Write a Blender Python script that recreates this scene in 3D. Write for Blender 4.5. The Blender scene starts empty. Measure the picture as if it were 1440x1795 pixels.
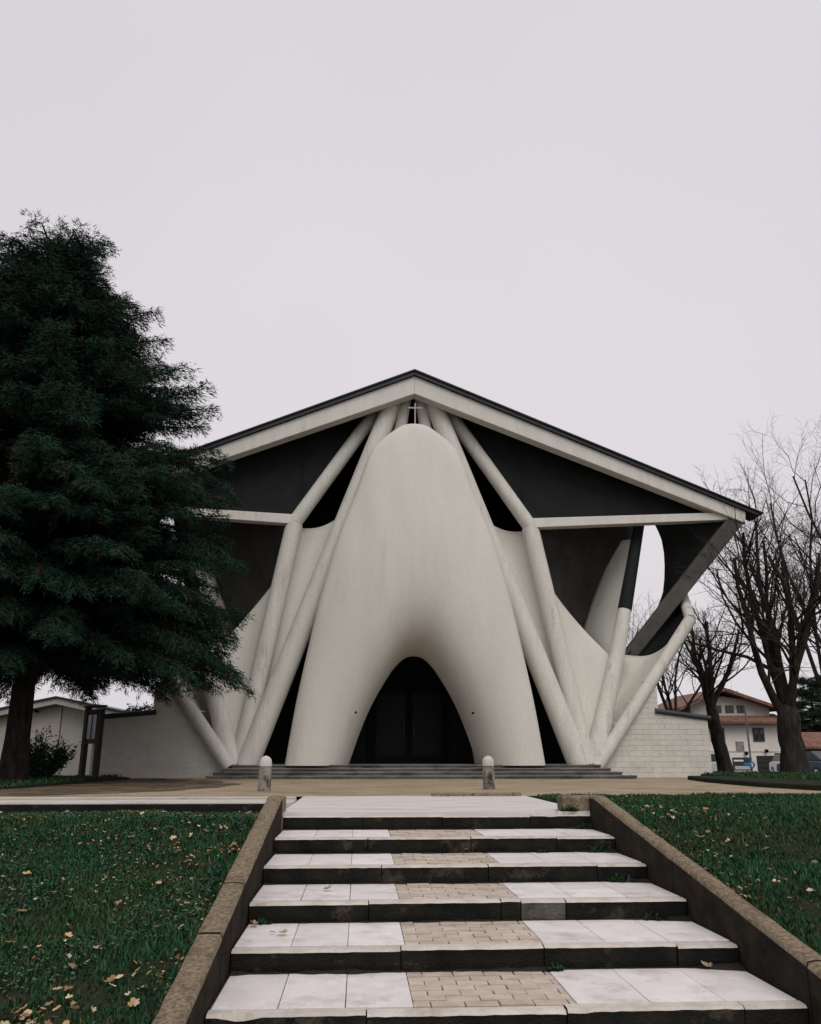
import bpy, math, random
import numpy as np
from mathutils import Vector, noise as mn

random.seed(7); rng = np.random.default_rng(11)
scn = bpy.context.scene
COL = scn.collection
rad = math.radians

# ------------------------------------------------------------------ camera
FPX = 1450.0; CZ = 0.6; HOR = 1325.0
PITCH = math.atan((HOR - 897.5) / FPX); YAW = rad(3.4)
cam_d = bpy.data.cameras.new('camera'); cam = bpy.data.objects.new('camera', cam_d); COL.objects.link(cam)
cam_d.sensor_fit = 'HORIZONTAL'; cam_d.sensor_width = 36.0; cam_d.lens = 36.0 * FPX / 1440.0
cam_d.clip_start = 0.05; cam_d.clip_end = 3000.0
cam.location = (0, 0, CZ); cam.rotation_euler = (math.pi / 2 + PITCH, 0, -YAW)
scn.camera = cam
scn.render.resolution_x = 821; scn.render.resolution_y = 1024

# ------------------------------------------------------------------ overcast sky and veiled sun
SUN_EL = rad(50); SUN_AZ = rad(168)      # azimuth clockwise from +Y
world = bpy.data.worlds.new('World'); scn.world = world; world.use_nodes = True
wn = world.node_tree.nodes; wl = world.node_tree.links; wn.clear()
sky = wn.new('ShaderNodeTexSky'); sky.sky_type = 'NISHITA'; sky.sun_disc = False
sky.sun_elevation = SUN_EL; sky.sun_rotation = SUN_AZ; sky.dust_density = 6.0; sky.air_density = 1.0
sk_bg = wn.new('ShaderNodeBackground'); sk_bg.inputs['Strength'].default_value = 0.05
cl_bg = wn.new('ShaderNodeBackground'); cl_bg.inputs['Strength'].default_value = 1.0
tc = wn.new('ShaderNodeTexCoord'); nz = wn.new('ShaderNodeTexNoise'); nz.inputs['Scale'].default_value = 1.3
nz.inputs['Detail'].default_value = 4.0; nz.inputs['Roughness'].default_value = 0.45
cr = wn.new('ShaderNodeValToRGB')
cr.color_ramp.elements[0].position = 0.3; cr.color_ramp.elements[0].color = (0.70, 0.665, 0.705, 1)
cr.color_ramp.elements[1].position = 0.72; cr.color_ramp.elements[1].color = (0.765, 0.728, 0.762, 1)
mixw = wn.new('ShaderNodeMixShader'); mixw.inputs['Fac'].default_value = 0.97
wo = wn.new('ShaderNodeOutputWorld')
wl.new(tc.outputs['Generated'], nz.inputs['Vector']); wl.new(nz.outputs['Fac'], cr.inputs['Fac'])
wl.new(cr.outputs['Color'], cl_bg.inputs['Color']); wl.new(sky.outputs['Color'], sk_bg.inputs['Color'])
wl.new(sk_bg.outputs[0], mixw.inputs[1]); wl.new(cl_bg.outputs[0], mixw.inputs[2]); wl.new(mixw.outputs[0], wo.inputs['Surface'])
sun_d = bpy.data.lights.new('sun', 'SUN'); sun_d.energy = 1.45; sun_d.angle = rad(40); sun_d.color = (1.0, 0.965, 0.91)
sun = bpy.data.objects.new('sun', sun_d); COL.objects.link(sun)
sdir = Vector((math.sin(SUN_AZ) * math.cos(SUN_EL), math.cos(SUN_AZ) * math.cos(SUN_EL), math.sin(SUN_EL)))
sun.rotation_euler = sdir.to_track_quat('Z', 'Y').to_euler(); sun.location = (0, 0, 40)
vs = scn.view_settings
vs.view_transform = 'Standard'; vs.look = 'None'; vs.exposure = 0.0; vs.gamma = 1.0; vs.use_curve_mapping = False

# ------------------------------------------------------------------ survey helpers: photo bearing + known distance -> site point
_f = np.array([math.sin(YAW) * math.cos(PITCH), math.cos(YAW) * math.cos(PITCH), math.sin(PITCH)])
_r = np.array([math.cos(YAW), -math.sin(YAW), 0.0]); _u = np.cross(_r, _f)
def _ray(x, y): return _f + (x - 720) / FPX * _r + (897.5 - y) / FPX * _u
def at(x, y, Y):
    d = _ray(x, y); d = d * (Y / d[1]); return Vector((d[0], d[1], d[2] + CZ))
def atz(x, y, z):
    d = _ray(x, y); d = d * ((z - CZ) / d[2]); return Vector((d[0], d[1], d[2] + CZ))

# ------------------------------------------------------------------ object helpers
def tag(o, label=None, cat=None, group=None, kind=None):
    if label: o['label'] = label
    if cat: o['category'] = cat
    if group: o['group'] = group
    if kind: o['kind'] = kind
    return o
def empty(name, loc, label, cat, group=None, rz=0.0):
    o = bpy.data.objects.new(name, None); COL.objects.link(o)
    o.location = loc; o.rotation_euler.z = rz; o.empty_display_size = 0.3
    return tag(o, label, cat, group)
def link(name, me, mat, parent=None):
    o = bpy.data.objects.new(name, me); COL.objects.link(o)
    if mat is not None and len(me.materials) == 0: me.materials.append(mat)
    if parent is not None:
        o.parent = parent
        M = Vector((0, 0, 0)); p = parent
        while p is not None: M += p.location; p = p.parent
        o.location = -M
    return o
class MB:
    def __init__(s): s.v = []; s.f = []; s.sm = []
    def add(s, vs_, fs, smooth=False):
        n = len(s.v); s.v += [tuple(v) for v in vs_]
        s.f += [tuple(i + n for i in f) for f in fs]; s.sm += [smooth] * len(fs)
    def box(s, x0, x1, y0, y1, z0, z1):
        v = [(x, y, z) for z in (z0, z1) for y in (y0, y1) for x in (x0, x1)]
        s.add(v, [(0, 2, 3, 1), (4, 5, 7, 6), (0, 1, 5, 4), (2, 6, 7, 3), (0, 4, 6, 2), (1, 3, 7, 5)])
    def hexa(s, b, t):      # bottom quad + top quad, same winding
        s.add(list(b) + list(t), [(3, 2, 1, 0), (4, 5, 6, 7)] + [(i, (i + 1) % 4, 4 + (i + 1) % 4, 4 + i) for i in range(4)])
    def prism(s, poly, dv):  # polygon points extruded by vector
        n = len(poly); a = [Vector(p) for p in poly]; b = [p + Vector(dv) for p in a]
        s.add(a + b, [tuple(range(n))[::-1], tuple(range(n, 2 * n))] + [(i, (i + 1) % n, n + (i + 1) % n, n + i) for i in range(n)])
    def tube(s, pts, radii, n=12, caps=True, squash=1.0, smooth=True):
        pts = [Vector(p) for p in pts]
        if not hasattr(radii, '__len__'): radii = [radii] * len(pts)
        rings = []
        up = Vector((0, 0, 1))
        t0 = (pts[1] - pts[0]).normalized()
        ref = up if abs(t0.z) < .95 else Vector((0, 1, 0))
        a = t0.cross(ref).normalized()
        for i, p in enumerate(pts):
            if i == 0: t = t0
            elif i == len(pts) - 1: t = (pts[-1] - pts[-2]).normalized()
            else: t = ((pts[i + 1] - p).normalized() + (p - pts[i - 1]).normalized()).normalized()
            a = (a - t * a.dot(t)).normalized(); b = t.cross(a)
            rings.append([p + (a * math.cos(2 * math.pi * k / n) + b * math.sin(2 * math.pi * k / n) * squash) * radii[i] for k in range(n)])
        vs_ = [q for r in rings for q in r]; fs = []
        for i in range(len(pts) - 1):
            for k in range(n):
                fs.append((i * n + k, i * n + (k + 1) % n, (i + 1) * n + (k + 1) % n, (i + 1) * n + k))
        s.add(vs_, fs, smooth)
        if caps:
            s.add(rings[0], [tuple(range(n))[::-1]]); s.add(rings[-1], [tuple(range(n))])
    def grid(s, P, smooth=True, flip=False):   # P[i][j]
        nu, nv = len(P), len(P[0]); vs_ = [p for r in P for p in r]; fs = []
        for i in range(nu - 1):
            for j in range(nv - 1):
                q = (i * nv + j, i * nv + j + 1, (i + 1) * nv + j + 1, (i + 1) * nv + j)
                fs.append(q[::-1] if flip else q)
        s.add(vs_, fs, smooth)
    def mesh(s, name):
        me = bpy.data.meshes.new(name); me.from_pydata(s.v, [], s.f)
        me.polygons.foreach_set('use_smooth', s.sm); me.update(); return me
    def build(s, name, mat, parent=None, bevel=0.0):
        o = link(name, s.mesh(name), mat, parent)
        if bevel:
            m = o.modifiers.new('bevel', 'BEVEL'); m.width = bevel; m.segments = 2; m.limit_method = 'ANGLE'; m.angle_limit = rad(40)
        return o
def npmesh(name, V, Fc, col=None, smooth=False):     # V (n,3), Fc (m,k)
    me = bpy.data.meshes.new(name); V = np.asarray(V, np.float32); Fc = np.asarray(Fc, np.int32)
    me.vertices.add(len(V)); me.vertices.foreach_set('co', V.ravel())
    k = Fc.shape[1]; me.loops.add(Fc.size); me.loops.foreach_set('vertex_index', Fc.ravel())
    me.polygons.add(len(Fc)); me.polygons.foreach_set('loop_start', np.arange(0, Fc.size, k, dtype=np.int32))
    me.polygons.foreach_set('loop_total', np.full(len(Fc), k, np.int32))
    if smooth: me.polygons.foreach_set('use_smooth', np.ones(len(Fc), bool))
    me.update(calc_edges=True)
    if col is not None:
        a = me.color_attributes.new('tint', 'FLOAT_COLOR', 'POINT')
        c4 = np.ones((len(V), 4), np.float32); c4[:, :3] = col; a.data.foreach_set('color', c4.ravel())
    return me

# ------------------------------------------------------------------ materials
def mat_new(name):
    m = bpy.data.materials.new(name); m.use_nodes = True
    n = m.node_tree.nodes; return m, n, m.node_tree.links, n['Principled BSDF']
def surf(name, c1, c2, scale=3.0, rough=0.85, bump=0.15, bscale=40.0, detail=8.0, c3=None, s3=0.7, p3=(0.52, 0.7), stretch=(1, 1, 1), rand=0.0, spec=0.3, bdist=0.02, speck=0.0, sscale=25.0):
    """two-tone noise, optional stains of a third colour, fine bump, per-object variation"""
    m, n, l, b = mat_new(name)
    tc_ = n.new('ShaderNodeTexCoord'); mp = n.new('ShaderNodeMapping'); mp.inputs['Scale'].default_value = stretch
    geo = n.new('ShaderNodeNewGeometry'); l.new(geo.outputs['Position'], mp.inputs['Vector'])
    t = n.new('ShaderNodeTexNoise'); t.inputs['Scale'].default_value = scale; t.inputs['Detail'].default_value = detail; t.inputs['Roughness'].default_value = .62
    l.new(mp.outputs[0], t.inputs['Vector'])
    r = n.new('ShaderNodeValToRGB'); r.color_ramp.elements[0].position = .33; r.color_ramp.elements[1].position = .67
    r.color_ramp.elements[0].color = (*c1, 1); r.color_ramp.elements[1].color = (*c2, 1); l.new(t.outputs['Fac'], r.inputs['Fac'])
    out = r.outputs['Color']
    if c3 is not None:
        t3 = n.new('ShaderNodeTexNoise'); t3.inputs['Scale'].default_value = s3; t3.inputs['Detail'].default_value = 9; t3.inputs['Roughness'].default_value = .7
        l.new(mp.outputs[0], t3.inputs['Vector'])
        mr = n.new('ShaderNodeMapRange'); mr.inputs['From Min'].default_value = p3[0]; mr.inputs['From Max'].default_value = p3[1]
        l.new(t3.outputs['Fac'], mr.inputs['Value'])
        mx = n.new('ShaderNodeMix'); mx.data_type = 'RGBA'; l.new(mr.outputs[0], mx.inputs['Factor'])
        l.new(out, mx.inputs['A']); mx.inputs['B'].default_value = (*c3, 1); out = mx.outputs['Result']
    if speck:
        ts = n.new('ShaderNodeTexNoise'); ts.inputs['Scale'].default_value = sscale; ts.inputs['Detail'].default_value = 3; ts.inputs['Roughness'].default_value = .8
        l.new(geo.outputs['Position'], ts.inputs['Vector'])
        ms = n.new('ShaderNodeMapRange'); ms.inputs['From Min'].default_value = .3; ms.inputs['From Max'].default_value = .7; ms.inputs['To Min'].default_value = 1 - speck; ms.inputs['To Max'].default_value = 1 + speck
        l.new(ts.outputs['Fac'], ms.inputs['Value']); hs = n.new('ShaderNodeHueSaturation'); l.new(ms.outputs[0], hs.inputs['Value']); l.new(out, hs.inputs['Color']); out = hs.outputs['Color']
    if rand:
        oi = n.new('ShaderNodeObjectInfo'); mr2 = n.new('ShaderNodeMapRange'); mr2.inputs['To Min'].default_value = 1 - rand; mr2.inputs['To Max'].default_value = 1 + rand
        l.new(oi.outputs['Random'], mr2.inputs['Value'])
        hv = n.new('ShaderNodeHueSaturation'); l.new(mr2.outputs[0], hv.inputs['Value']); l.new(out, hv.inputs['Color']); out = hv.outputs['Color']
    l.new(out, b.inputs['Base Color']); b.inputs['Roughness'].default_value = rough; b.inputs['Specular IOR Level'].default_value = spec
    if bump:
        tb = n.new('ShaderNodeTexNoise'); tb.inputs['Scale'].default_value = bscale; tb.inputs['Detail'].default_value = 6
        l.new(mp.outputs[0], tb.inputs['Vector'])
        bp = n.new('ShaderNodeBump'); bp.inputs['Strength'].default_value = bump; bp.inputs['Distance'].default_value = bdist
        l.new(tb.outputs['Fac'], bp.inputs['Height']); l.new(bp.outputs[0], b.inputs['Normal'])
    return m
def plain(name, c, rough=.5, metal=0.0, spec=.5):
    m, n, l, b = mat_new(name); b.inputs['Base Color'].default_value = (*c, 1); b.inputs['Roughness'].default_value = rough
    b.inputs['Metallic'].default_value = metal; b.inputs['Specular IOR Level'].default_value = spec; return m
def tinted(name, rough=.8, gain=1.0, trans=0.0, spec=.2):
    m, n, l, b = mat_new(name); a = n.new('ShaderNodeVertexColor'); a.layer_name = 'tint'
    l.new(a.outputs['Color'], b.inputs['Base Color']); b.inputs['Roughness'].default_value = rough; b.inputs['Specular IOR Level'].default_value = spec
    return m
M = {}
M['shell'] = surf('painted_concrete', (.575, .56, .505), (.62, .605, .55), 1.1, .8, .35, 60, c3=(.48, .46, .405), s3=.8, p3=(.55, .8), stretch=(1.6, 1.6, .3), bdist=.015, speck=.08, sscale=22)
M['rib'] = surf('board_marked_concrete', (.54, .525, .475), (.63, .615, .56), 2.2, .8, .6, 14, c3=(.27, .245, .20), s3=1.5, p3=(.57, .76), stretch=(2.2, 2.2, .3), bdist=.02, speck=.12, sscale=22)
M['recess'] = surf('recess_shade_concrete', (.034, .033, .029), (.06, .058, .051), 1.6, .9, .4, 30, stretch=(1, 1, .5))  # concrete of the bay recess, darkened to hold its shade
M['brace'] = surf('dark_brace_concrete', (.085, .083, .075), (.13, .125, .112), 2.2, .85, .4, 30, stretch=(1, 1, .5))  # darker concrete tone for the corner brace
M['fascia'] = surf('fascia_concrete', (.59, .575, .52), (.67, .655, .60), 1.6, .8, .2, 24, c3=(.44, .42, .36), s3=1.2, p3=(.58, .8), stretch=(2.5, 1, .5), speck=.1, sscale=22)
M['copper'] = surf('dark_copper', (.020, .027, .031), (.036, .046, .051), 3, .5, .1, 20, spec=.4)
M['soffit'] = surf('soffit_board_and_shade', (.010, .012, .012), (.016, .018, .018), 2, .75, .1, 12, spec=.15)  # soffit colour, also painting shade on some concrete parts
M['glass'] = plain('dark_entrance_glass', (.006, .0075, .0075), .45, 0, .12)
M['bronze'] = plain('dark_door_metal', (.006, .007, .007), .7, .0, .1)
M['white_metal'] = plain('pale_metal', (.6, .58, .55), .4)
M['cross_metal'] = plain('brownish_cross_metal', (.36, .32, .28), .5)
M['step'] = surf('church_step_stone', (.115, .11, .10), (.21, .20, .18), 2.5, .85, .4, 30, c3=(.045, .045, .042), s3=1.6, p3=(.48, .66), rand=.12, stretch=(.5, 1, 1))
M['wallblock'] = surf('painted_block', (.52, .505, .45), (.59, .575, .515), 3, .85, .5, 30, c3=(.42, .41, .36), s3=1.0, p3=(.55, .75), rand=.04, speck=.1, sscale=22)
M['mortar'] = surf('painted_mortar', (.48, .465, .41), (.54, .525, .47), 6, .9, .3, 40)
M['annex'] = surf('annex_render', (.50, .475, .41), (.57, .545, .475), 1.3, .85, .15, 40, c3=(.33, .31, .27), s3=.9)
M['slab'] = surf('pale_slab', (.58, .545, .535), (.68, .645, .635), 5, .85, .5, 120, c3=(.36, .32, .28), s3=3.1, p3=(.53, .78), rand=.07, bdist=.004, speck=.09, sscale=110)
M['brick'] = surf('tan_paver', (.40, .335, .275), (.52, .445, .375), 9, .9, .5, 130, c3=(.27, .22, .18), s3=3.5, p3=(.58, .8), rand=.10, bdist=.004, speck=.14, sscale=110)
M['nosing'] = surf('step_kerb_stone', (.43, .39, .345), (.56, .515, .47), 8, .9, .6, 90, c3=(.25, .21, .16), s3=2.4, p3=(.55, .75), rand=.05, bdist=.006, speck=.12, sscale=100)
M['riser'] = surf('mossy_dark_riser_and_edging_shade', (.010, .010, .009), (.022, .020, .016), 5, .95, .8, 60, c3=(.11, .095, .07), s3=2.6, p3=(.57, .74), spec=.1)
M['patch'] = surf('patched_riser', (.07, .065, .055), (.13, .12, .10), 6, .95, .8, 50, c3=(.02, .019, .016), s3=2.5, p3=(.5, .7))
M['joint'] = surf('joint_soil', (.10, .085, .065), (.19, .165, .13), 14, 1, .5, 60)
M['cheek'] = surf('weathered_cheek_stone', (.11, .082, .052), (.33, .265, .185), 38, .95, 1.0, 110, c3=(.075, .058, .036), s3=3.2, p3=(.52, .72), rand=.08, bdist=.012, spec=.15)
M['cheekface'] = surf('shaded_cheek_face', (.012, .010, .008), (.035, .028, .020), 5, .95, .9, 45, c3=(.012, .011, .009), s3=2.2, p3=(.5, .68), spec=.1)  # upright cheek faces, shading put into the dark colour
M['gravel'] = surf('tan_gravel', (.29, .228, .155), (.41, .33, .235), 1.2, .95, 1.0, 55, c3=(.21, .165, .115), s3=.45, p3=(.5, .75), bdist=.02, spec=.1, speck=.28, sscale=16)
M['edging'] = surf('pale_concrete_edging', (.45, .42, .38), (.56, .53, .49), 3, .9, .4, 50, c3=(.33, .3, .26), s3=1.5)
M['landing'] = surf('pale_landing_concrete', (.52, .485, .47), (.62, .585, .57), 2.5, .9, .3, 60, c3=(.40, .36, .33), s3=1.2, stretch=(.5, 2, 1))
M['soil'] = surf('lawn_soil', (.012, .022, .012), (.035, .035, .02), 4, 1, .9, 30, c3=(.05, .04, .025), s3=1.1, p3=(.55, .75), spec=.05)
M['shaded_needle_soil'] = surf('shaded_needle_soil', (.055, .042, .028), (.15, .115, .08), 2.2, 1, .9, 40, c3=(.24, .185, .125), s3=.9, p3=(.48, .7), spec=.05, speck=.25, sscale=18)  # soil brown with the tree's shadow mixed into the colour
M['earth'] = surf('dark_earth', (.018, .016, .013), (.035, .03, .024), 3, 1, .8, 25, spec=.05)
M['tarmac'] = surf('tarmac', (.04, .04, .042), (.06, .06, .06), 5, .95, .4, 60)
M['bark'] = surf('dark_bark', (.014, .012, .010), (.045, .038, .031), 8, .95, 1, 30, stretch=(1, 1, .3), spec=.1)
M['twig'] = surf('brown_twig', (.035, .027, .021), (.065, .052, .042), 6, .95, .3, 30, spec=.1)
M['board'] = surf('dark_stained_wood', (.012, .010, .009), (.025, .021, .018), 5, .7, .4, 20, stretch=(3, 3, .4))
M['bollard'] = surf('bollard_stone', (.20, .185, .16), (.30, .28, .245), 7, .9, .7, 45, c3=(.03, .028, .022), s3=3.2, p3=(.47, .58), stretch=(1, 1, .6))
M['house'] = surf('pinkish_white_render', (.76, .69, .63), (.82, .76, .70), 1, .9, .1, 20, speck=.06, sscale=4)
M['house2'] = surf('grey_render', (.40, .38, .33), (.46, .44, .39), 1, .9, .1, 20)
M['tile'] = surf('red_roof_tile', (.13, .068, .05), (.22, .112, .082), 3, .9, .4, 12, c3=(.08, .05, .04), s3=.6, speck=.35, sscale=5)
M['darkopen'] = plain('dark_garage_door', (.018, .018, .018), .7)
M['pane'] = plain('window_pane', (.03, .035, .04), .15)
M['shutter'] = plain('dark_shutter', (.05, .045, .04), .7)
M['leaf'] = tinted('foliage_tint', .75, spec=.15)
M['grass'] = tinted('grass_tint', .8, spec=.1)
M['carpaint_a'] = plain('silver_car_paint', (.5, .52, .55), .25, .2)
M['carpaint_b'] = plain('white_car_paint', (.75, .75, .75), .25)
M['carpaint_c'] = plain('dark_blue_car_paint', (.03, .06, .10), .25)
M['rubber'] = plain('tyre_rubber', (.012, .012, .012), .8)
M['red'] = plain('red_lamp_glass', (.5, .02, .015), .3)
M['blue'] = plain('blue_sign_enamel', (.03, .14, .32), .4)
M['galv'] = plain('galvanised_pole', (.12, .14, .17), .5, .3)
M['poster'] = surf('faded_poster', (.35, .33, .30), (.16, .15, .14), 3, .8, 0)

def add_leaves_mat(name, a, b_):
    return surf(name, a, b_, 14, .8, .2, 60, rand=.25)
LEAFM = [add_leaves_mat('fallen_leaf_tan', (.36, .235, .115), (.48, .34, .19)), add_leaves_mat('fallen_leaf_brown', (.20, .115, .06), (.32, .20, .11)),
         add_leaves_mat('fallen_leaf_pale', (.44, .34, .22), (.54, .44, .30))]

# ================================================================== GROUND
SX0, SX1 = -0.82, 2.58           # stair flank planes
NOSE = [(9.64, -.03), (8.75, -.178), (7.83, -.326), (6.93, -.474), (6.05, -.622), (5.17, -.765), (4.28, -.91)]
def stair_line(Y): return -.03 + (Y - 9.64) * .163
def cheek_top(Y): return min(.17, .17 + (Y - 9.5) * .163)
def lawn_h(x, y):
    left = x < 0.9
    top = 11.6 if left else 13.3
    if y >= (12.2 if left else top): return 0.0 if not left else -.15
    base = max(-1.02, .17 + (min(y, 9.5) - 9.5) * .163 - .09)
    if y > 8.9:
        k = (y - 8.9) / (top - 8.9); k = max(0, min(1, k)); base = (1 - k) * (-.02) + k * (-.15 if left else .0)
    base = min(base, -.0)
    d = (SX0 - .15 - x) if left else (x - SX1 - .15)
    base += .05 * mn.noise((x * .5, y * .5, 3.1)) * min(1, max(0, d)) + .012 * mn.noise((x * 3, y * 3, 1.1))
    return base
def far_h(x, y):
    if y < 26: return 0.0
    k = min(1, (y - 26) / 34); return -1.0 * k * k * (3 - 2 * k)
def build_ground():
    xs = sorted(set([-600, -200, -80, -40, -25] + list(np.arange(-16, -1.2, .3)) + [-1.2, SX0 - .13, SX0 - .10, SX1 + .10, SX1 + .13, 3.0] + list(np.arange(3.2, 16, .3)) + [25, 40, 80, 200, 600]))
    ys = sorted(set([-300, -60, -20, -5, 0, 2] + list(np.arange(3, 13.4, .3)) + [13.0, 13.3, 13.6, 16, 20, 24, 26] + list(np.arange(28, 62, 2)) + [80, 150, 400, 1500]))
    V = []; 
    for y in ys:
        for x in xs:
            if y <= 13.3:
                z = lawn_h(x, y)
                if SX0 - .11 < x < SX1 + .11: z = min(z, stair_line(y) - .5) if y < 12.9 else -.4
            else: z = far_h(x, y)
            V.append((x, y, z - (.012 if y > 13.35 else 0)))
    nx = len(xs); Fc = [(j * nx + i, j * nx + i + 1, (j + 1) * nx + i + 1, (j + 1) * nx + i) for j in range(len(ys) - 1) for i in range(nx - 1)]
    o = link('lawn_ground', npmesh('lawn_ground', V, Fc, smooth=True), M['soil']); tag(o, kind='structure')
build_ground()
def sheet(name, poly, z, mat, th=None, far=False):
    mb = MB()
    if th: mb.prism([(p[0], p[1], z - th) for p in poly], (0, 0, th))
    else: mb.add([(p[0], p[1], z) for p in poly], [tuple(range(len(poly)))])
    return tag(mb.build(name, mat), kind='structure')
sheet('gravel_forecourt', [(-45, 13.05), (2.4, 13.45), (14, 13.5), (45, 14.5), (45, 25.9), (-45, 25.9)], 0.0, M['gravel'])
# paving between stair head and gravel, pale edging on the left
sheet('stair_head_landing', [(SX0 - .02, 9.66), (SX1, 9.66), (SX1, 13.46), (SX0 - .02, 13.46)], .004, M['landing'], .06)
mb = MB(); mb.prism([(-45, 11.75, -.34), (SX0 - .05, 11.75, -.34), (SX0 - .05, 12.45, -.34), (-45, 12.45, -.34)], (0, 0, .35)); tag(mb.build('pale_edging_strip', M['edging'], bevel=.012), kind='structure')
mb = MB(); mb.box(-9, SX0 - .19, 11.70, 11.745, -.34, -.012); tag(mb.build('edging_face_shade', M['riser'], bevel=.01), kind='structure')  # dark strip painting the shadow on the front of the edging
mb = MB(); mb.prism([(-45, 12.88, -.2), (SX0 - .1, 12.88, -.2), (SX0 - .1, 13.06, -.2), (-45, 13.06, -.2)], (0, 0, .22)); tag(mb.build('kerb_left', M['edging'], bevel=.01), kind='structure')
mb = MB()
x = 1.12
while x < 2.45:
    mb.box(x, min(x + .62, 2.5), 13.3, 13.47, -.1, .055 + random.uniform(-.008, .008)); x += .63
tag(mb.build('kerb_right', M['cheek'], bevel=.012), kind='structure')

# needle-strewn soil on the gravel, its brown also painting the conifer's shadow
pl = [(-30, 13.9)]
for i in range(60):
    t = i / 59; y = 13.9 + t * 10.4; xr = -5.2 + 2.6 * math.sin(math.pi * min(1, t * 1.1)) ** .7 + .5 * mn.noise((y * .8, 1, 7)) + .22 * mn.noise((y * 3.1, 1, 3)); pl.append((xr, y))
sheet('soil_and_tree_shade', pl + [(-30, 24.3)], .004, M['shaded_needle_soil'])
# ================================================================== FOREGROUND STAIR
stair = empty('garden_stair', (.88, 9.64, 0), 'wide shallow garden stair of pale slabs and tan pavers with dark risers', 'stair')
def jit_box(mb, x0, x1, y0, y1, z0, z1, j=.004):
    v = [(x + random.uniform(-j, j), y + random.uniform(-j, j), z + (random.uniform(-j, j) * .6 if z == z1 else 0)) for z in (z0, z1) for y in (y0, y1) for x in (x0, x1)]
    mb.add(v, [(0, 2, 3, 1), (4, 5, 7, 6), (0, 1, 5, 4), (2, 6, 7, 3), (0, 4, 6, 2), (1, 3, 7, 5)])
BX0, BX1 = .33, 1.27           # paver strip between two slab strips
for si, (yn, zn) in enumerate(NOSE):
    yb = NOSE[si - 1][0] if si else 9.9     # back of this tread = riser above
    # bedding / dark core of the step, with irregular riser face
    n = 40; P = []
    for k in range(4):
        row = []
        for i in range(n + 1):
            xx = SX0 + (SX1 - SX0) * i / n
            zz = [zn - .26, zn - .15, zn - .085, zn - .035][k]
            yy = yn + .05 + [.03, .012, .004, .0][k] + .012 * mn.noise((xx * 4, zz * 6, si * 3.3)) + .006 * mn.noise((xx * 15, zz * 20, si))
            row.append((xx, yy, zz))
        P.append(row)
    P.append([(p[0], yb + .06, zn - .035) for p in P[-1]])
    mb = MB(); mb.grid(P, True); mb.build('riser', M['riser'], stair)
    # kerb stones along the nosing, real pieces of uneven length
    x = SX0 + .002; ki = 0
    while x < SX1 - .05:
        L = random.uniform(.85, 1.15); x1 = min(x + L, SX1 - .002); patched = False
        if si == 3 and x < 1.27 < x1: x1 = 1.27
        elif si == 3 and abs(x - 1.27) < .01: x1 = 1.62; patched = True
        if SX1 - x1 < .3: x1 = SX1 - .002
        nn = max(4, int((x1 - x) / .05)); rows = [[], [], [], [], [], []]
        dz = random.uniform(-.006, .005); dy = random.uniform(-.008, .008)
        for i in range(nn + 1):
            xx = x + .004 + (x1 - x - .008) * i / nn
            chip = max(0, mn.noise((xx * 4, si * 7.7, 2.2)) - .45) * .09
            e = .006 * mn.noise((xx * 14, si * 3.1, 8.0))
            f = yn + dy + e + chip
            wv = .008 * mn.noise((xx * 3, si * 5.0, 1.7)) + .005 * mn.noise((xx * 11, si * 5.0, 6.7))
            rows[0].append((xx, f + .03, zn - .17)); rows[1].append((xx, f + .012 + wv, zn - .10)); rows[2].append((xx, f + .006 + wv * .5, zn - .04)); rows[3].append((xx, f, zn - .016 - chip * .8 + dz + e * .4)); rows[4].append((xx, f + .014 + chip * .6, zn - .002 - chip * .25 + dz)); rows[5].append((xx, yn + .098, zn + .001 + dz))
        mb = MB(); mb.grid(rows, False); ng = len(rows[0]); nf = ng - 1
        for sidx in (0, ng - 1): mb.add([r[sidx] for r in rows], [tuple(range(6))])
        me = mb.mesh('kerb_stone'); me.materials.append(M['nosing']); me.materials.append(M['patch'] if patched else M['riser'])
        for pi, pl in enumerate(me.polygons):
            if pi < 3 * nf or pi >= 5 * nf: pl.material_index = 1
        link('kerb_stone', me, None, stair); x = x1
    ty0, ty1 = yn + .104, yb + .0
    if si == 0: continue
    # three slabs each side
    def slabs(a, b, cuts):
        xs_ = [a] + cuts + [b]
        for q in range(len(xs_) - 1):
            ysplit = [ty0, ty1] if (si + q) % 4 else [ty0, ty0 + (ty1 - ty0) * .48, ty1]
            if a < 0.5: ysplit = [ty0, ty1]
            for h in range(len(ysplit) - 1):
                mb = MB(); jit_box(mb, xs_[q] + .002, xs_[q + 1] - .002, ysplit[h] + .0035, ysplit[h + 1] - .0035, zn - .045, zn + .004, .0018)
                o = mb.build('slab', M['slab'], stair, bevel=.004)
    slabs(SX0 + .01, BX0, [SX0 + .385, SX0 + .765])
    slabs(BX1, SX1 - .01, [BX1 + .43, BX1 + .87])
    # running-bond pavers
    rows_n = 7; ph = (ty1 - ty0) / rows_n
    for r in range(rows_n):
        x = BX0 - (.0 if r % 2 else .1)
        while x < BX1 - .01:
            a = max(x, BX0) + .0035; b_ = min(x + .2, BX1) - .0035
            if b_ - a > .03:
                mb = MB(); jit_box(mb, a, b_, ty0 + r * ph + .0035, ty0 + (r + 1) * ph - .0035, zn - .05, zn + .001 + random.uniform(-.004, .004), .0035)
                mb.build('paver', M['brick'], stair)
            x += .2
# dark bedding in the joints
for si, (yn, zn) in enumerate(NOSE):
    if si == 0: continue
    yb = NOSE[si - 1][0]
    mb = MB(); mb.box(SX0, SX1, yn + .1, yb + .05, zn - .06, zn - .0095); mb.build('bedding', M['joint'], stair)

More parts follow.
